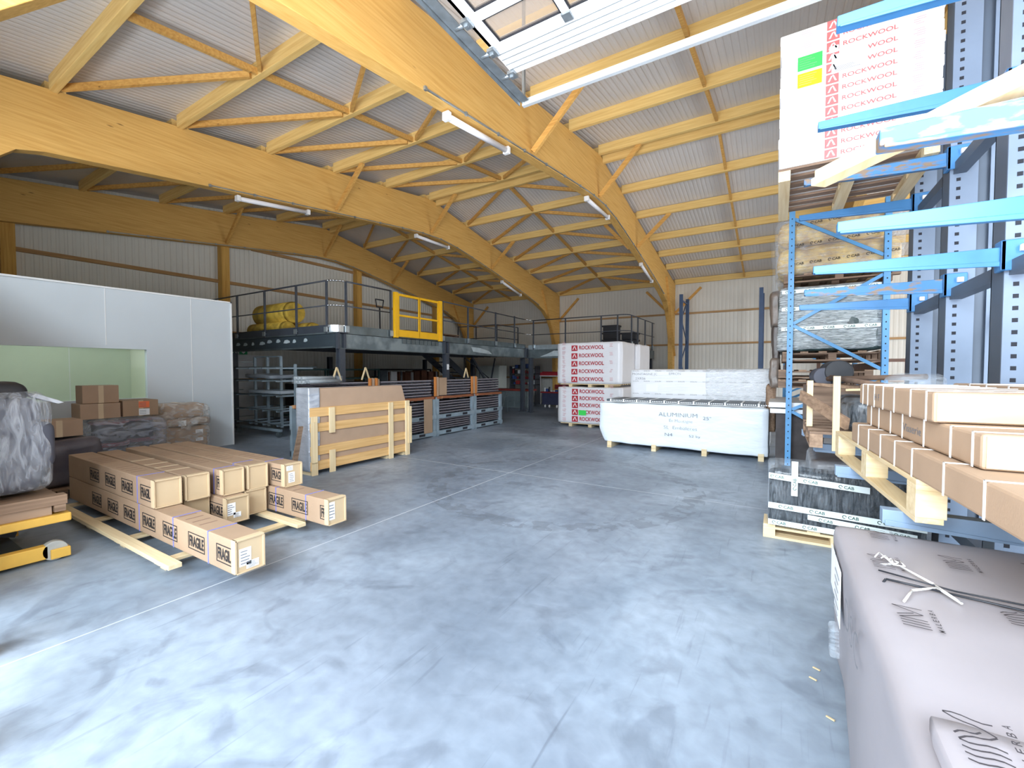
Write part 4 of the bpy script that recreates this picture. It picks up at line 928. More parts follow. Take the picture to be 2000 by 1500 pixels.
# white wrapped packs in the centre right
t = thing('white_pack', 'long low white wrapped pack with handwriting, standing on small blocks', 'wrapped pack', (-1.65, 9.2, 0))
b = bm_(); pack(b, (-3.2, 8.76, .11), (-.12, 9.78, .93), 26, .022, .05, 51, 0, 1.6)
for v in b.verts:
    if v.co.z < .4 and v.co.x < -3.05: v.co.x += .12 * (.4 - v.co.z) / .3
    if v.co.z < .16: v.co.z -= .04 * (v.co.x + 3.2) / 3
obj('pack_body', b, WRAPW, t)
for k, x in enumerate((-3.02, -2.12, -1.2, -.28)):
    b = bm_(); box(b, (x, 8.74, 0), (x + .09, 9.7, .13)); obj('support_block', b, PINEX, t, .002)
b = bm_()
M = P3((-3.2, 8.725, .11), (1, 0, 0), (0, 0, 1))
text(b, 'ALUMINIUM', M, .70, .075, 0, -.015, .004, 1.22, .60); text(b, '25"', M, .14, .06, 0, -.01, .004, 2.02, .57)
text(b, 'En Montagne', M, .42, .07, 0, -.02, .004, 1.42, .48); text(b, 'SL  Embaleres', M, .60, .06, 0, -.02, .004, 1.32, .36); text(b, 'N4', M, .14, .06, 0, -.01, .004, 1.34, .22); text(b, '52 ky', M, .2, .06, 0, -.01, .004, 1.78, .21)
obj('handwriting', b, INKG, t)
t = thing('dark_board_layer', 'dark slate strips with white bands lying on the long low white pack', 'boards', (-1.6, 9.2, .94))
b = bm_(); box(b, (-3.08, 8.86, .955), (-.2, 9.7, 1.0)); obj('board_layer', b, mat('slate board', (74, 84, 92), .45, noise_amt=.15, nscale=8), t, .004)
b = bm_()
for k in range(11): x = -3.0 + k * .27; box(b, (x, 8.845, .95), (x + .03, 9.7, 1.006), 0)
for k in range(11):
    x = -2.95 + k * .27; M = P3((x, 8.86, .96), (1, 0, 0), (0, 0, 1))
    for q in range(6): rect(b, M, q * .035, .008, .02, .02, 0)
box(b, (-3.1, 8.83, .945), (-.2, 9.72, .955), 0)
obj('white_band', b, WHITE, t)
t = thing('white_pack', 'tall white wrapped board pack behind the long low pack', 'wrapped pack', (-1.5, 10.4, 0))
b = bm_(); pack(b, (-2.88, 9.9, .1), (-.13, 11.0, 1.62), 26, .012, .04, 55, 0, 1.5); obj('pack_body', b, mat('banded white wrap', (232, 234, 238), .35, noise_amt=.01, bump=.35, bscale=4, bstretch=(.5, 1, 7)), t)
b = bm_(); pack(b, (-1.3, 9.88, .1), (-.11, 11.02, 1.63), 22, .018, .04, 56, 0, 2.5); obj('stretch_film', b, film('milky film x', .28, (240, 244, 248), 5, (.8, 1, 8), .4), t)
for x in (-2.7, -1.6, -.4):
    b = bm_(); box(b, (x, 9.95, 0), (x + .1, 10.95, .1)); obj('bearer', b, PINE, t)
b = bm_(); M = P3((-2.88, 9.885, .1), (1, 0, 0), (0, 0, 1))
for z in (1.475, 1.245, .97):
    for k in range(11): text(b, 'SOLIN', M, .13, .022, 0, -.01, .003, .06 + k * .245, z)
text(b, 'MONTAGNE JC', M, .55, .06, 0, -.02, .003, .05, 1.38); text(b, '2XR56', M, .22, .05, 0, -.02, .003, .12, 1.29); text(b, 'EPRON', M, .24, .05, 0, -.02, .003, .85, 1.4)
obj('printed_lettering', b, INKG, t)
b = bm_(); rect(b, M, .36, 1.02, .26, .17, 0, .004); obj('paper_label', b, PAPER, t)
# tall dark blue rack uprights against the far wall
for i, (x, lab) in enumerate(((-3.1, 'tall dark blue rack upright by the far wall, left one beside the arch foot'), (-.53, 'tall dark blue rack upright by the far wall, right one near the blue racking'))):
    t = thing('rack_upright', lab, 'rack upright', (x, 17.6, 0), 0, None)
    for y in (17.0, 18.3):
        b = bm_(); box(b, (x - .06, y, 0), (x + .06, y + .09, 4.4)); obj('post', b, DBLUE, t)
    b = bm_(); z = .3; s = 1
    while z < 4.0:
        bar(b, (x, 17.08, z if s > 0 else z + .8), (x, 18.3, z + .8 if s > 0 else z), .03, .05); z += .8; s = -s
    bar(b, (x, 17.08, 4.2), (x, 18.3, 4.2), .04, .05); obj('lacing', b, DBLUE, t)

# ------------------------------------------------------------------ tall cardboard panel crate
t = thing('panel_crate', 'tall cardboard panel pack strapped with pale timber slats, standing on edge', 'crate', (-6.15, 5, 0))
b = bm_(); prism(b, [(4.02, .08), (5.97, .08), (5.97, 1.05), (5.88, 1.32), (4.05, 1.32)], -6.30, -6.02); obj('cardboard_pack', b, CARDT, t, .01)
b = bm_(); pack(b, (-6.32, 3.96, .06), (-6.0, 4.16, 1.335), 12, .008, .02, 61); obj('silver_wrap', b, mat('silver film', (190, 196, 206), .22, .4, noise_amt=.1, bump=.7, bscale=6, bstretch=(1, 1, 3)), t)
for (y0_, z0_, w_, h_, nm) in ((3.98, .07, 2.0, .14, 's'), (3.98, .30, 2.0, .14, 's'), (3.98, .66, 2.0, .13, 's'), (3.98, .89, 2.05, .14, 's')):
    b = bm_(); box(b, (-6.02, y0_, z0_), (-5.995, y0_ + w_, z0_ + h_)); obj('slat', b, wood('crate slat', (226, 186, 130), (198, 154, 96), 'Y'), t, .002)
for (y0_, z0_, z1_) in ((3.99, 0, .9), (4.30, 0, .35), (4.30, .62, 1.02), (5.52, 0, 1.02), (5.93, 0, 1.03)):
    b = bm_(); box(b, (-5.995, y0_, z0_), (-5.97, y0_ + .10, z1_)); obj('batten', b, PINEZ, t, .002)
for (q0, q1, q2, q3) in ((3.97, 4.07, .2, .82), (5.98, 6.06, .22, .92)):
    b = bm_(); box(b, (-5.97, q0, q2), (-5.945, q1, q3)); obj('batten', b, PINEZ, t, .002)
b = bm_(); bar(b, (-6.14, 3.94, .75), (-6.34, 3.92, .08), .025, .09, 0, (0, 1, 0)); obj('side_brace', b, OLDW, t)
b = bm_(); box(b, (-6.5, 4.0, 0), (-6.03, 4.1, .07)); box(b, (-6.5, 5.5, 0), (-6.03, 5.6, .07)); box(b, (-6.5, 5.9, 0), (-6.03, 6.0, .07)); obj('foot', b, PINEX, t)

# ------------------------------------------------------------------ stillages with slate coloured profiles
def stillage(label, y0, y1, posts):
    t = thing('stillage', label, 'stillage', (-7.3, (y0 + y1) / 2, 0), 0, 'steel stillages in a row')
    for y in posts:
        for x in (-7.07, -7.52):
            b = bm_(); box(b, (x - .05, y, 0), (x + .02, y + .1, .95)); obj('post', b, GALVS, t, .003)
    for z in (.03, .42):
        b = bm_(); box(b, (-7.06, y0, z), (-7.03, y1, z + .1))
        for k in (.28, .72): yy = y0 + (y1 - y0) * k; box(b, (-7.031, yy - .1, z + .02), (-7.028, yy + .1, z + .08), 1)
        obj('rail', b, [GALVS, HOLE], t, .002)
    b = bm_(); box(b, (-7.57, y0, .03), (-7.54, y1, .13)); box(b, (-7.57, y0, .42), (-7.54, y1, .52)); obj('back_rail', b, GALVS, t)
    for y in (y0 + .02, y1 - .08):
        b = bm_(); box(b, (-7.54, y, .03), (-7.06, y + .06, .13)); obj('cross_rail', b, GALVS, t)
    return t
SEG = [(4.62, 6.2), (6.22, 8.0), (8.02, 9.55), (9.57, 10.95)]
SN = ['nearest the doorway, half hidden by the crate', 'second from the doorway', 'third from the doorway', 'furthest from the doorway']
EDGE = mat('profile edge light', (168, 162, 168), .35, noise_amt=.05)
for i, (ya_, yb_) in enumerate(SEG):
    stillage('grey blue steel stillage in the row, ' + SN[i], ya_, yb_, (ya_, yb_ - .1))
    for lv, (za_, zb_, n) in enumerate(((.15, .41, 5), (.53, .86, 5), (.97, 1.38, 6))):
        t = thing('profile_stack', 'stack of dark slate profiles on the %s level of the stillage %s' % (['lowest', 'middle', 'top'][lv], SN[i].split(',')[0]), 'profiles', (-7.5, (ya_ + yb_) / 2, za_), 0, 'dark profiles in the stillages')
        hh = (zb_ - za_) / n
        for k in range(n):
            b = bm_(); off = random.uniform(0, .03)
            box(b, (-7.5, ya_ + .12, za_ + k * hh), (-7.12 + off, yb_ - .12, za_ + k * hh + hh * .72)); box(b, (-7.12 + off, ya_ + .12, za_ + k * hh + hh * .5), (-7.105 + off, yb_ - .12, za_ + k * hh + hh * .72), 1)
            q = ya_ + .2
            while q < yb_ - .2 and lv: box(b, (-7.12 + off, q, za_ + k * hh + .01), (-7.112 + off, q + .025, za_ + k * hh + hh * .4), 2); q += .09
            obj('profile', b, [RAW, EDGE, STEELD], t)
    b = bm_(); pack(b, (-7.58, ya_ + .02, .90), (-7.03, yb_ - .02, .965), 20, .008, .015, 71 + i); tag(recenter(obj('cardboard_sheet', b, mat('torn brown card', (142, 86, 56), .8, dark=(206, 160, 110), nscale=3, detail=6, contrast=(.3, .42)))), 'torn brown cardboard sheet under the top profiles of the stillage ' + SN[i].split(',')[0], 'cardboard', 'torn cardboard sheets in the stillages')
b = None
for (yy, lab, n) in ((6.0, 'first', 3), (7.97, 'second', 2), (9.45, 'third', 3)):
    t = thing('card_corner', 'brown folded cardboard edge protector standing on the stillages, %s from the doorway' % lab, 'edge protector', (-7.06, yy, .95), 0, 'cardboard edge protectors')
    for k in range(n):
        b = bm_(); box(b, (-7.09, yy + k * .08, .97), (-7.04, yy + k * .08 + .05, 1.44)); obj('fold', b, ORANGE if k != 1 else CARDT, t, .006)
    b = bm_(); box(b, (-7.085, yy + n * .08, .99), (-7.05, yy + n * .08 + (.28 if n == 2 else .02), 1.42)); obj('flap', b, CARD, t)
t = tag(recenter(obj('cardboard_strip', (lambda b: (box(b, (-7.02, 7.55, .12), (-7.0, 7.82, .92)), b)[1])(bm_()), CARD)), 'tall brown cardboard strip hanging down the front of the stillage', 'cardboard')
for (yy, lab) in ((5.5, 'left'), (6.2, 'middle'), (9.65, 'right')):
    t = thing('lifting_sling', 'pale triangular lifting sling above the profile stacks, %s one' % lab, 'sling', (-7.4, yy, 1.42), 0, 'lifting slings')
    b = bm_(); bar(b, (-7.4, yy - .1, 1.40), (-7.4, yy, 1.66), .03, .02); bar(b, (-7.4, yy + .1, 1.40), (-7.4, yy, 1.66), .03, .02); obj('strap', b, PINE, t)
# left end of the stillages: hollow tube ends in film
t = thing('tube_bundle', 'film wrapped bundle of hollow profile ends at the left end of the stillages', 'bundle', (-7.3, 4.3, 1.1))
b = bm_()
for i in range(3):
    for j in range(2): tube(b, (-7.45 + i * .1, 4.66, 1.385 + .07 * j), (-7.45 + i * .1, 5.3, 1.385 + .07 * j), .034, 10)
for i in range(2): tube(b, (-7.13 + i * .08, 4.66, 1.40), (-7.13 + i * .08, 5.3, 1.40), .034, 10)
obj('tube_ends', b, mat('tube end grey', (150, 158, 164), .35, noise_amt=.15), t)
b = bm_(); pack(b, (-7.52, 4.64, 1.35), (-7.0, 5.35, 1.50), 10, .01, .03, 77); obj('cling_film', b, FILMV, t)

# ------------------------------------------------------------------ long FRAGILE cartons, left
pt = thing('long_pallet', 'long pale timber pallet on the floor under the FRAGILE cartons', 'pallet', (-5.5, 2.1, 0))
for y in (1.42, 1.95, 2.46):
    b = bm_(); box(b, (-7.15, y, .075), (-3.93, y + .09, .11)); obj('runner', b, PINEX, pt, .003)
for x in (-6.9, -6.0, -5.1, -4.25):
    b = bm_(); box(b, (x, 1.44, .05), (x + .1, 2.78, .075)); obj('cross_board', b, PINE, pt, .003)
    for y in (1.48, 1.98, 2.60):
        b = bm_(); box(b, (x, y, 0), (x + .1, y + .09, .05)); obj('block', b, PINE, pt, .003)
def frag(y0, y1, xe, z0, label, texts=(), tapes=(), labels=(), open_end=True, h=.25, xb=-7.02, white=()):
    t = thing('fragile_carton', label, 'carton', (xe, (y0 + y1) / 2, z0), 0, 'long brown cartons printed FRAGILE')
    b = bm_(); box(b, (xb, y0, z0), (xe, y1, z0 + h)); obj('carton_body', b, CARD, t, .006)
    b = bm_(); e = xe + .001
    for (a_, c_, d_, f_) in ((y0 - .004, y0 + .012, z0 + .01, z0 + h + .004), (y1 - .012, y1 + .004, z0 + .0, z0 + h - .01), (y0, y1, z0 + h - .010, z0 + h + .004), (y0 + .01, y1, z0 - .0, z0 + .012)):
        box(b, (e - .04, a_, d_), (e + .016, c_, f_))
    obj('flap_edge', b, CARDL, t, .003)
    b = bm_(); box(b, (e, y0 + .012, z0 + .012), (e + .003, y1 - .012, z0 + h - .010)); obj('end_panel', b, CARDL, t)
    if texts:
        b = bm_()
        for x in texts:
            M = P3((x, y0 - .0005, z0 + .055), (1, 0, 0), (0, 0, 1)); av = xe - x
            if av >= .27: frame(b, M, 0, 0, .27, .135, .007); text(b, 'FRAGILE', M, .235, .09, 0, .03, .002, .018, .022)
            else:
                rect(b, M, 0, 0, av, .007); rect(b, M, 0, .128, av, .007); rect(b, M, 0, .007, .007, .121)
                n = max(1, min(6, int((av - .018) / .0336))); text(b, 'FRAGILE'[:n], M, n * .0336 - (.012 if n > 5 else 0), .09, 0, .03, .002, .018, .022)
        obj('printed_lettering', b, INK, t)
    for x in tapes:
        b = bm_(); box(b, (x, y0 - .003, z0), (x + .012, y0, z0 + h)); box(b, (x, y0 - .003, z0 + h), (x + .012, y1, z0 + h + .003)); obj('blue_strap', b, BLUESTRAP, t)
    for x in white:
        b = bm_(); box(b, (x, y0 - .002, z0 + h + .0), (x + .05, y1, z0 + h + .002)); obj('tape', b, TAPE, t)
    for (yy, zz, w_, h_) in labels:
        b = bm_(); M = P3((xe + .005, yy, zz), (0, 1, 0), (0, 0, 1)); rect(b, M, 0, 0, w_, h_, 0, .001)
        for k in range(5): rect(b, M, .01, h_ * (.12 + .17 * k), w_ * random.uniform(.4, .8), h_ * .05, 1, .003)
        obj('shipping_label', b, [PAPER, INKG], t)
    b = bm_()
    for x in (xe - .6, xe - 1.4):
        for q in range(4): box(b, (x - q * .12, y0 + .03, z0 + h + .0005), (x - q * .12 + .02, y1 - .05, z0 + h + .001))
    obj('top_print', b, mat('faded print', (140, 112, 94), .8, noise_amt=0), t)
    return t
Zb = .115; Zt = .37
frag(1.60, 1.81, -3.33, Zb, 'longest low carton printed FRAGILE, nearest the camera with its labelled end out', (-3.585, -4.04, -4.51, -4.94, -5.38, -5.8, -6.25), (-3.72, -4.32, -5.02), ((1.63, Zb + .05, .085, .13), (1.68, Zb + .02, .09, .055)))
frag(1.86, 2.07, -4.78, Zb, 'lower brown carton in the second row from the aisle, end half hidden', (), ())
frag(2.09, 2.30, -4.50, Zb, 'lower brown carton in the third row with white labels on its open end', (-4.8,), (), ((2.10, Zb + .08, .08, .12), (2.16, Zb + .05, .07, .05)))
frag(2.33, 2.54, -4.62, Zb, 'lower brown carton in the fourth row with a plain end')
frag(2.58, 2.78, -3.64, Zb, 'low carton printed FRAGILE sticking out at the back right with a tall white label', (-3.745, -4.21, -4.62), (-3.98, -4.5), ((2.59, Zb + .05, .07, .17),))
frag(1.60, 1.81, -4.70, Zt, 'upper carton printed FRAGILE on top of the longest one, nearest the camera', (-4.97, -5.42, -5.85, -6.3), (-5.05,), h=.25)
frag(1.85, 2.05, -4.72, Zt, 'upper carton in the second row with pale tape bands across its top', (-4.96,), (), white=(-5.15, -5.4, -5.65, -6.0), h=.24)
frag(2.12, 2.32, -4.62, Zt, 'upper carton in the third row, its blank end beside a blue strap', (-4.72,), (-4.78,), h=.25)
frag(2.36, 2.56, -4.62, Zt, 'upper carton in the fourth row with a blank end and no print', (), (-4.9,), h=.25)
frag(2.61, 2.81, -4.40, Zt, 'upper carton at the back of the stack with two white labels on its end', (-4.62,), (-4.74,), ((2.64, Zt + .17, .07, .05), (2.66, Zt + .04, .07, .11)), h=.24)

# ------------------------------------------------------------------ yellow lift table with a wrapped machine, far left
t = thing('lift_table', 'yellow scissor lift table with a grey wheel at the left edge', 'lift table', (-5.6, .8, 0))
b = bm_(); box(b, (-6.2, .33, .31), (-5.18, 1.19, .38)); obj('platform', b, YELT, t, .01)
for x in (-5.24, -6.2):
    b = bm_(); box(b, (x, .33, .03), (x + .08, 1.04, .14)); obj('base_rail', b, YELT, t, .006)
b = bm_(); box(b, (-6.12, .33, .03), (-5.24, .96, .06)); obj('base_plate', b, RACKD, t)
b = bm_(); box(b, (-5.25, 1.05, .02), (-5.14, 1.17, .10)); obj('wheel_housing', b, YELT, t, .006)
b = bm_(); tube(b, (-5.23, 1.08, .085), (-5.16, 1.08, .085), .08, 20); obj('wheel', b, mat('grey wheel', (190, 190, 184), .5, noise_amt=.1), t, .005)
b = bm_(); bar(b, (-6.0, .4, .08), (-6.0, 1.0, .31), .04, .05); bar(b, (-6.0, .4, .31), (-6.0, 1.0, .08), .04, .05); obj('scissor_arm', b, STEELD, t)
t = thing('wooden_skid', 'weathered wooden skid on the yellow lift table', 'skid', (-5.6, .8, .38))
b = bm_(); box(b, (-5.3, .33, .46), (-5.19, 1.17, .54)); obj('top_board', b, OLDW, t, .004)
b = bm_(); box(b, (-5.3, .33, .38), (-5.22, 1.08, .46)); obj('runner', b, CARDT, t, .004)
b = bm_(); box(b, (-6.1, .36, .38), (-5.32, 1.15, .52)); obj('deck', b, OLDW, t, .004)
b = bm_(); box(b, (-5.3, 1.09, .40), (-5.2, 1.16, .46)); obj('block', b, OLDW, t)
t = thing('wrapped_machine', 'dark grey machine wrapped in clear film, standing on the lift table', 'machine', (-5.7, .8, .54))
b = bm_(); pack(b, (-6.0, .35, .54), (-5.42, 1.10, 1.36), 14, .015, .12, 81); obj('machine_body', b, MACH, t)
b = bm_(); pack(b, (-5.95, .35, 1.30), (-5.5, 1.03, 1.50), 12, .012, .09, 82); obj('top_cover', b, DARKP, t)
b = bm_(); pack(b, (-5.6, .98, .75), (-5.42, 1.17, 1.15), 10, .008, .07, 83); obj('side_cover', b, MACH, t)
b = bm_(); prism(b, [(1.04, 1.37), (1.2, 1.30), (1.24, 1.31), (1.2, 1.335), (1.06, 1.40)], -5.75, -5.5); obj('grey_lid', b, [mat('lid grey', (190, 194, 200), .35, noise_amt=0)], t, .006)
b = bm_(); pack(b, (-6.02, .33, .56), (-5.40, 1.16, 1.42), 18, .03, .12, 84); obj('cling_film', b, film('creased film', .28, (220, 226, 236), 6, (3, 3, .8), 1.0), t)

# ------------------------------------------------------------------ goods by the office wall
pallet('pallet', 'pallet by the office wall under the film wrapped spools', -9.3, 2.2, -8.3, 3.1, 0, .14, 'X', OLDW, mo=OLDX)
SPO = mat('spool red', (128, 52, 62), .4, noise_amt=.1)
for lv in range(2):
    for (i, (x, y)) in enumerate(((-8.75, 2.45), (-9.0, 2.88))):
        t = thing('cable_spool', '%s dark spool with red rims, %s one by the office wall' % (['lower', 'upper'][lv], ['front', 'rear'][i]), 'spool', (x, y, .14 + lv * .34), 0, 'film wrapped spools')
        z = .14 + lv * .34
        b = bm_(); tube(b, (x, y, z + .02), (x, y, z + .31), .2, 24); obj('wound_core', b, DARKP, t)
        for zz in (z, z + .31):
            b = bm_(); tube(b, (x, y, zz), (x, y, zz + .025), .235, 28); obj('rim', b, SPO, t)
b = bm_(); pack(b, (-9.27, 2.16, .16), (-8.48, 3.13, .86), 16, .02, .15, 85); tag(recenter(obj('stretch_film', b, film('film on spools', .3, (214, 220, 235), 4, (1, 1, 3), 1.0))), 'clear stretch film wound around the dark spools', 'film')
def wbox(label, lo, hi, m=CARD, lab=None, rot=0, amp=0, labs=()):
    c = ((lo[0] + hi[0]) / 2, (lo[1] + hi[1]) / 2, lo[2]); t = thing('cardboard_box', label, 'box', c, rot)
    h = [(hi[i] - lo[i]) / 2 for i in range(2)]; H = hi[2] - lo[2]; L0 = PM[t.name]
    b = bm_()
    if amp: pack(b, (-h[0], -h[1], 0), (h[0], h[1], H), 12, amp, .03, c[1])
    else: box(b, (-h[0], -h[1], 0), (h[0], h[1], H))
    obj('box_body', b, m, t, 0 if amp else .006, local=True)
    b = bm_(); box(b, (h[0] + amp, -.03, 0.0), (h[0] + amp + .002, .03, H)) if not amp else box(b, (-h[0], -.03, H + .015), (h[0], .03, H + .02)); obj('tape', b, TAPE, t, local=True)
    for (yy, zz, w_, h_, mm) in labs:
        b = bm_(); M = P3((h[0] + amp + .004, yy, zz), (0, 1, 0), (0, 0, 1)); rect(b, M, 0, 0, w_, h_, 0, .001); 
        for k in range(3): rect(b, M, .01, h_ * (.2 + .25 * k), w_ * .6, h_ * .06, 1, .003)
        obj('label', b, [mm, INKG], t, local=True)
    return t
ORN = mat('orange label', (240, 120, 70), .5, noise_amt=0)
wbox('brown box with orange and white labels on the spools by the office window', (-9.25, 2.62, .87), (-8.75, 3.08, 1.12), CARD, labs=((-.03, .13, .14, .10, ORN), (-.03, .01, .14, .1, PAPER)))
wbox('plain brown box under the tilted top box, in front of the office window', (-9.1, 2.12, .87), (-8.7, 2.58, 1.10), CARDT)
wbox('topmost brown box perched before the office window', (-9.05, 2.16, 1.105), (-8.75, 2.58, 1.37), CARDT)
pallet('pallet', 'pallet by the office wall under the shiny film wrapped parcels', -9.95, 3.2, -9.0, 4.05, 0, .14, 'X', OLDW, mo=OLDX)
wbox('lower brown carton in glossy film with white labels by the office wall', (-9.75, 3.22, .14), (-9.15, 3.98, .58), CARD, amp=.012, labs=((.17, .30, .12, .07, PAPER), (.17, .16, .12, .06, PAPER)))
wbox('middle flattened brown carton bulging out of its film by the office wall', (-9.8, 3.16, .60), (-9.12, 4.02, .72), CARDT, amp=.02, labs=((-.1, .0, .12, .10, PAPER), (.1, .02, .1, .08, PAPER)))
wbox('top crumpled brown parcel in shiny film by the office wall', (-9.7, 3.28, .74), (-9.2, 3.96, .98), CARD, amp=.03)
b = bm_(); pack(b, (-9.8, 3.16, .15), (-9.1, 4.02, 1.0), 16, .03, .1, 88); tag(recenter(obj('stretch_film', b, film('glossy film', .28, (235, 232, 228), 6, (1, 1, 2), 1.0))), 'glossy creased film around the brown parcels by the office wall', 'film')
pallet('pallet', 'low dark pallet behind the wrapped machine', -8.4, 1.25, -7.5, 2.05, 0, .14, 'X', OLDW, mo=OLDX)
b = bm_(); pack(b, (-8.35, 1.3, .14), (-7.55, 2.05, .72), 12, .04, .1, 89); tag(recenter(obj('wrapped_bundle', b, mat('dim wrapped goods', (104, 98, 104), .35, dark=(74, 70, 80), nscale=3, bump=.8, bscale=5))), 'dim film wrapped goods between the machine and the spools', 'bundle')
wbox('small brown box on the dim wrapped goods behind the machine', (-8.6 + .3, 1.5, .735), (-7.9, 1.95, .95), CARDT)

# ------------------------------------------------------------------ under and on the mezzanine
t = thing('trolley_rack', 'grey cantilever trolley on castors near the side door', 'trolley', (-11.2, 6.3, 0))
for x in (-11.9, -11.3, -10.7, -10.1):
    b = bm_(); box(b, (x - .02, 6.30, .15), (x + .02, 6.36, 1.95 if x < -10.5 else 1.75)); obj('upright', b, GALVS, t)
for z in (.28, .62, .98, 1.34, 1.65):
    b = bm_()
    for x in (-11.9, -11.3, -10.7, -10.1): bar(b, (x, 5.85, z), (x, 6.8, z), .03, .035)
    obj('arm', b, GALVS, t)
    b = bm_(); bar(b, (-12.1, 5.86, z + .03), (-9.9, 5.86, z + .03), .03, .02); bar(b, (-12.1, 6.78, z + .03), (-9.9, 6.78, z + .03), .03, .02); obj('long_bar', b, GALVD, t)
b = bm_(); bar(b, (-11.9, 6.33, 1.95), (-10.7, 6.33, 1.95), .03, .03); bar(b, (-12.0, 5.9, .17), (-10.0, 5.9, .17), .05, .06); bar(b, (-12.0, 6.7, .17), (-10.0, 6.7, .17), .05, .06); obj('base_frame', b, GALVS, t)
for (x, y) in ((-11.9, 5.9), (-10.1, 5.9), (-11.9, 6.7), (-10.1, 6.7)):
    b = bm_(); tube(b, (x - .015, y, .07), (x + .015, y, .07), .07, 14); box(b, (x - .025, y - .02, .07), (x + .025, y + .02, .15)); obj('castor', b, GALVD, t)
b = bm_(); pack(b, (-11.7, 5.95, 1.39), (-10.5, 6.7, 1.5), 10, .03, .04, 91); tag(recenter(obj('plastic_sheet', b, mat('dusty plastic sheet', (150, 158, 168), .4, noise_amt=.1, bump=.5, bscale=5))), 'dusty plastic sheet heaped on the trolley by the side door', 'sheet')
b = bm_(); box(b, (-11.6, 6.0, 1.03), (-10.2, 6.7, 1.1)); tag(recenter(obj('flat_panel', b, mat('pale panel', (176, 186, 196), .5, noise_amt=.05))), 'pale flat panel on the middle arms of the grey trolley', 'panel')
# teal racks with boards at the back
for i, (ya_, yb_) in enumerate(((7.7, 9.3), (9.35, 10.9))):
    t = thing('mesh_cage', 'dark green steel cage under the mezzanine, %s' % ['nearer one', 'further one beside the brown doors'][i], 'cage', (-12.6, (ya_ + yb_) / 2, 0), 0)
    for (x, y) in ((-12.3, ya_), (-12.3, yb_ - .05), (-13.1, ya_), (-13.1, yb_ - .05)):
        b = bm_(); box(b, (x, y, 0), (x + .05, y + .05, 1.66)); obj('post', b, TEAL, t)
    for z in (.2, .9, 1.3, 1.6):
        b = bm_(); box(b, (-12.3, ya_, z), (-12.26, yb_, z + .05)); box(b, (-13.1, ya_, z), (-13.06, yb_, z + .05)); box(b, (-13.06, ya_, z), (-12.3, ya_ + .03, z + .03)); obj('rail', b, TEAL, t)
    b = bm_(); box(b, (-13.0, ya_ + .1, .3), (-12.4, yb_ - .1, 1.2)); tag(recenter(obj('goods_block', b, mat('dark goods', (84, 72, 70), .7, noise_amt=.2), bevel=.02)), 'dark boxed goods inside the %s green cage' % ['nearer', 'further'][i], 'goods')
BRD = mat('brown door edge', (120, 74, 52), .5, noise_amt=.15)
t = thing('door_rack', 'upright rack holding brown boards and pale strips behind the profile stacks', 'door rack', (-12.4, 12.7, 0))
b = bm_(); box(b, (-12.9, 11.2, 0), (-12.2, 14.3, .12)); box(b, (-12.9, 11.2, 1.60), (-12.86, 14.3, 1.66)); box(b, (-12.9, 11.2, .1), (-12.84, 11.26, 1.62)); box(b, (-12.9, 14.24, .1), (-12.84, 14.3, 1.62)); obj('rack_frame', b, DARKP, t)
k = 0; y = 11.3
while y < 14.2:
    wd = random.choice((.03, .03, .05, .35)); nm, mm = (('pale_strip', WHITE) if k % 5 == 2 else ('brown_board', BRD) if wd > .1 or k % 2 else ('slat', MATS['tube end grey']))
    b = bm_(); box(b, (-12.8, y, .12), (-12.3, y + min(wd, .3), 1.56 + random.uniform(-.04, .05))); obj(nm, b, mm, t); y += wd + .06; k += 1
t = thing('white_cabinet', 'tall white steel cabinet under the far end of the mezzanine', 'cabinet', (-11.6, 17, 0))
b = bm_(); box(b, (-12.35, 16.9, 0), (-11.0, 17.5, 1.82)); obj('cabinet_body', b, mat('cabinet white', (206, 212, 206), .4, noise_amt=.03), t, .01)
for x in (-12.33, -11.67):
    b = bm_(); box(b, (x, 16.88, .05), (x + .64, 16.9, 1.78)); dr = obj('door', b, mat('cabinet door', (214, 220, 214), .4, noise_amt=.02), t, .004)
    b = bm_(); box(b, (x + (.57 if x < -12 else .04), 16.86, .9), (x + (.60 if x < -12 else .07), 16.88, 1.05)); obj('door_handle', b, DARKP, dr)
def shelf_unit(label, x0, x1, y0, zs, goods, mats_, gl, seed):
    random.seed(seed)
    t = thing('shelving_unit', label, 'shelving', ((x0 + x1) / 2, y0, 0))
    for x in (x0, x1 - .04):
        b = bm_(); box(b, (x, y0, 0), (x + .04, y0 + .45, zs[-1] + .1)); obj('side', b, STEELD, t)
    for z in zs:
        b = bm_(); box(b, (x0, y0, z - .03), (x1, y0 + .45, z)); obj('shelf', b, STEELD, t)
    for r_, z in enumerate(zs):
        x = x0 + .06; q = 0
        while x < x1 - .2:
            w_ = random.uniform(.08, .2); h_ = random.uniform(.08, .2); mi = random.randrange(len(mats_)); b = bm_()
            if random.random() < .4: tube(b, (x + w_ / 2, y0 + .15, z), (x + w_ / 2, y0 + .15, z + h_), w_ / 2.2, 12); nm = 'tin'
            else: box(b, (x, y0 + .03, z), (x + w_, y0 + .3, z + h_)); nm = 'storage_box'
            tag(recenter(obj(nm, b, mats_[mi][1], bevel=.006)), '%s %s, %s from the left on the %s shelf of %s' % (mats_[mi][0], nm.replace('_', ' '), ORD[q], ['bottom', 'second', 'third', 'fourth', 'top'][r_], gl), nm.replace('_', ' '), 'goods on ' + gl)
            x += w_ + .03; q += 1
cm = [('red', RED), ('dark red', mat('tool red', (160, 48, 48), .5, noise_amt=.1)), ('white', PAPER), ('black', DARKP), ('blue', mat('tool blue', (46, 76, 140), .5, noise_amt=.1)), ('red', RED)]
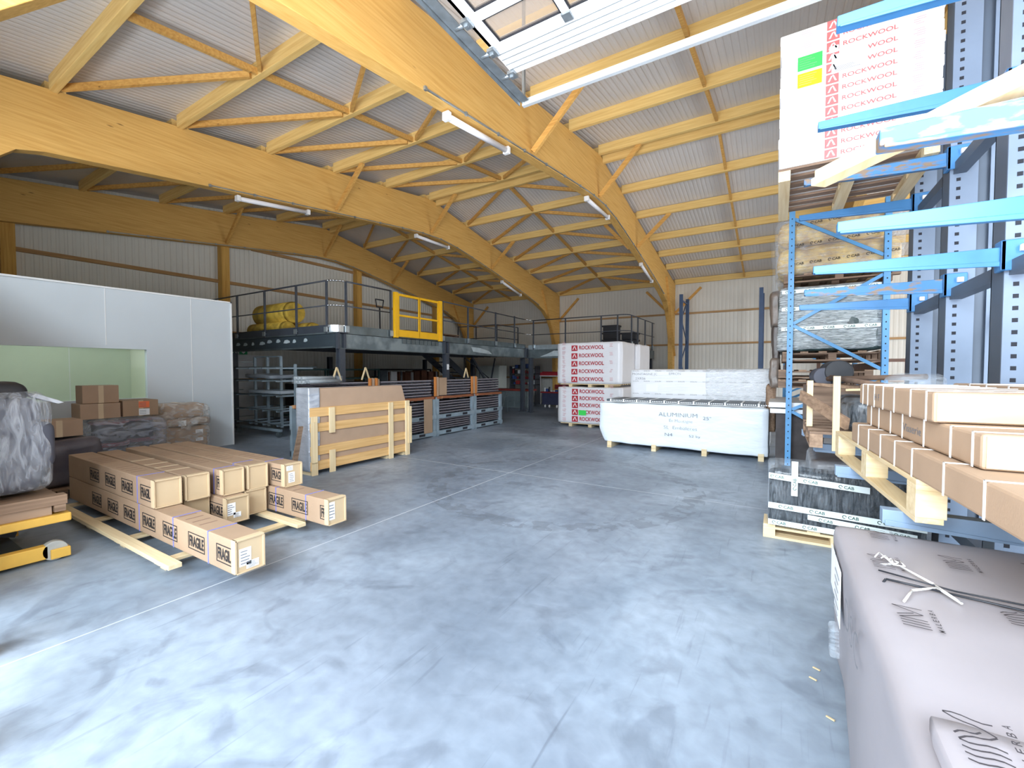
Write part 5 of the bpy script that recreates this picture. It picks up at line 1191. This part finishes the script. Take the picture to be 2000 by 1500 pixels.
shelf_unit('dark steel shelving with red and white workshop goods next to the white cabinet', -10.9, -9.5, 17.6, (.95, 1.2, 1.45, 1.7), 0, cm, 'the far shelving', 4)
t = thing('workbench', 'grey fronted workbench with a red top in front of the shelving', 'workbench', (-10.0, 16.4, 0))
b = bm_(); box(b, (-10.8, 15.9, .72), (-8.9, 16.6, .80)); obj('bench_top', b, mat('bench red', (150, 62, 54), .5, noise_amt=.15), t, .006)
b = bm_(); box(b, (-10.7, 15.98, .0), (-9.0, 16.5, .72)); obj('bench_body', b, mat('bench grey', (120, 132, 134), .45, noise_amt=.05), t, .006)
for k, x in enumerate((-10.3, -9.75, -9.2)):
    b = bm_(); [box(b, (x - .4 + .02, 15.95, .06 + .21 * q), (x + .12, 15.98, .25 + .21 * q)) for q in range(3)]; obj('drawer_column', b, mat('bench drawer', (110, 122, 126), .45, noise_amt=.04), t, .004)
t = thing('trestle', 'grey folding trestle legs in front of the workbench', 'trestle', (-8.9, 13.6, 0))
b = bm_()
for (x, y) in ((-9.3, 13.5), (-8.75, 13.5)): bar(b, (x, y, 0), (x + .12, y + .2, .8), .02, .02); bar(b, (x, y + .5, 0), (x + .12, y + .3, .8), .02, .02)
bar(b, (-9.2, 13.72, .8), (-8.6, 13.72, .8), .05, .04); bar(b, (-9.28, 13.55, .3), (-8.72, 13.55, .3), .02, .02); obj('trestle_frame', b, GALVD, t)
t = thing('tool_trolley', 'dark blue and red tool trolley on white castors right of the workbench', 'tool trolley', (-8.3, 17.0, 0))
b = bm_(); box(b, (-8.75, 16.8, .12), (-7.95, 17.3, .62)); obj('trolley_body', b, mat('trolley navy', (52, 56, 84), .5, noise_amt=.1), t, .01)
b = bm_(); box(b, (-8.8, 16.75, .62), (-7.9, 17.35, .68)); obj('tray', b, RED, t, .006)
for x in (-8.6, -8.4, -8.05):
    b = bm_(); tube(b, (x, 16.8, .06), (x + .03, 16.8, .06), .06, 12); obj('castor', b, WHITE, t)
random.seed(12)
for k in range(7):
    x = -8.72 + k * .11; b = bm_(); h_ = random.uniform(.05, .28); mi = k % 4; nm = ('bottle', 'tool_case', 'tin', 'rag_bundle')[mi]
    if mi in (0, 2): tube(b, (x + .04, 16.95, .68), (x + .04, 16.95, .68 + h_), .035, 12)
    else: box(b, (x, 16.9, .68), (x + .09, 17.1, .68 + h_ * .6))
    tag(recenter(obj(nm, b, [PAPER, MATS['tool blue'], DARKP, MATS['cabinet white']][mi], bevel=.005)), '%s on the tool trolley, %s from the left' % (nm.replace('_', ' '), ORD[k]), nm.replace('_', ' '), 'things on the tool trolley')
t = thing('red_cabinet', 'narrow dark red panel stand right of the tool trolley', 'stand', (-7.8, 17.6, 0))
b = bm_(); box(b, (-7.85, 17.5, 0), (-7.72, 18.0, .95)); box(b, (-8.7, 17.95, .75), (-7.85, 18.0, .95)); obj('stand_body', b, RED, t, .006)
t = thing('wall_shelf', 'white bracket shelf carrying a long red item on the far wall', 'shelf', (-8.9, 18.7, 1.3))
b = bm_(); box(b, (-9.7, 18.0, 1.32), (-7.9, 18.46, 1.36)); obj('shelf_board', b, WHITE, t)
b = bm_(); box(b, (-7.95, 18.1, 0), (-7.9, 18.15, 1.32)); box(b, (-9.7, 18.4, 0), (-9.66, 18.45, 1.32)); obj('shelf_leg', b, WHITE, t)
b = bm_(); box(b, (-9.6, 18.08, 1.36), (-8.1, 18.38, 1.5)); bar(b, (-9.5, 18.3, 1.52), (-8.2, 18.3, 1.5), .1, .05); tag(recenter(obj('red_case', b, mat('bright red', (178, 44, 56), .5, noise_amt=.08), bevel=.01)), 'long bright red case on the white shelf of the far wall', 'case')
# on the deck
for k, (y, z, x0, x1, r_, lab) in enumerate(((6.95, 3.14, -12.6, -11.0, .30, 'upper yellow insulation roll on the mezzanine'), (6.75, 2.70, -12.7, -11.0, .2, 'lower yellow insulation roll at the mezzanine edge, in front'), (7.3, 2.7, -12.6, -10.7, .2, 'lower tan yellow insulation roll on the mezzanine, behind'))):
    b = bm_(); tube(b, (x0, y, z), (x1 - .12, y, z), r_, 26); tube(b, (x1 - .12, y, z), (x1, y, z), r_, 26, 0, r_ * .86)
    tag(recenter(obj('insulation_roll', b, YWOOL)), lab, 'insulation roll', 'rolls on the mezzanine')
t = thing('pallet_truck', 'hand pallet truck on the mezzanine, its black handle beside the yellow gate', 'pallet truck', (-9.4, 8.6, 2.5))
b = bm_(); bar(b, (-9.3, 8.3, 2.55), (-9.2, 8.2, 3.3), .03, .03); tube(b, (-9.2, 8.1, 3.3), (-9.2, 8.06, 3.5), .015, 8); tube(b, (-9.2, 8.3, 3.3), (-9.2, 8.34, 3.5), .015, 8); tube(b, (-9.2, 8.06, 3.5), (-9.2, 8.34, 3.5), .018, 8); bar(b, (-9.2, 8.1, 3.3), (-9.2, 8.3, 3.3), .03, .03); obj('handle', b, DARKP, t)
b = bm_(); box(b, (-10.6, 8.15, 2.52), (-9.35, 8.3, 2.58)); box(b, (-10.6, 8.45, 2.52), (-9.35, 8.6, 2.58)); box(b, (-9.45, 8.15, 2.52), (-9.25, 8.6, 2.72)); obj('fork', b, YEL, t)
random.seed(5)
for k in range(6):
    b = bm_(); o = random.uniform(-.15, .15); box(b, (-11.6, 10.6 + o, 2.56 + k * .075), (-10.7, 13.4 + o, 2.60 + k * .075)); tag(recenter(obj('board', b, OLDW if k % 2 else BRD)), 'long brown board stacked on the mezzanine, %s from the bottom' % ORD[k], 'board', 'boards stacked on the mezzanine')
    if k < 6:
        for yy in (11.0, 12.8):
            b = bm_(); zb = 2.5 if k == 0 else 2.525 + k * .075; box(b, (-11.5, yy, zb), (-10.8, yy + .06, 2.56 + k * .075)); tag(recenter(obj('spacer', b, OLDX)), 'wooden spacer under the %s board of the mezzanine stack, %s end' % (ORD[k], 'near' if yy < 12 else 'far'), 'spacer', 'spacers in the mezzanine board stack')
for (x, y, n, lab) in ((-5.45, 16.2, 3, 'left'), (-4.85, 16.6, 2, 'right')):
    for k in range(n):
        t = thing('black_crate', '%s black plastic crate in the %s stack by the mezzanine rail' % (ORD[k], lab), 'crate', (x, y, 2.5 + k * .27), 0, 'black crates on the mezzanine')
        z = 2.5 + k * .27; b = bm_(); box(b, (x - .28, y - .2, z), (x + .28, y + .2, z + .24)); obj('crate_body', b, DARKP, t, .02)
        b = bm_(); box(b, (x - .31, y - .23, z + .2), (x + .31, y + .23, z + .265)); obj('crate_rim', b, DARKP, t, .008)
# small litter on the floor
for k, (x, y) in enumerate(((.184, 2.70), (.235, 2.43), (.205, 2.80))):
    b = bm_(); bar(b, (x - .02, y, .005), (x + .01, y - .02, .008), .008, .005); tag(recenter(obj('wood_splinter', b, PINE)), 'small pale wood splinter on the floor, %s one beside the door packages' % ['middle', 'nearest', 'furthest'][k], 'splinter', 'splinters on the floor')
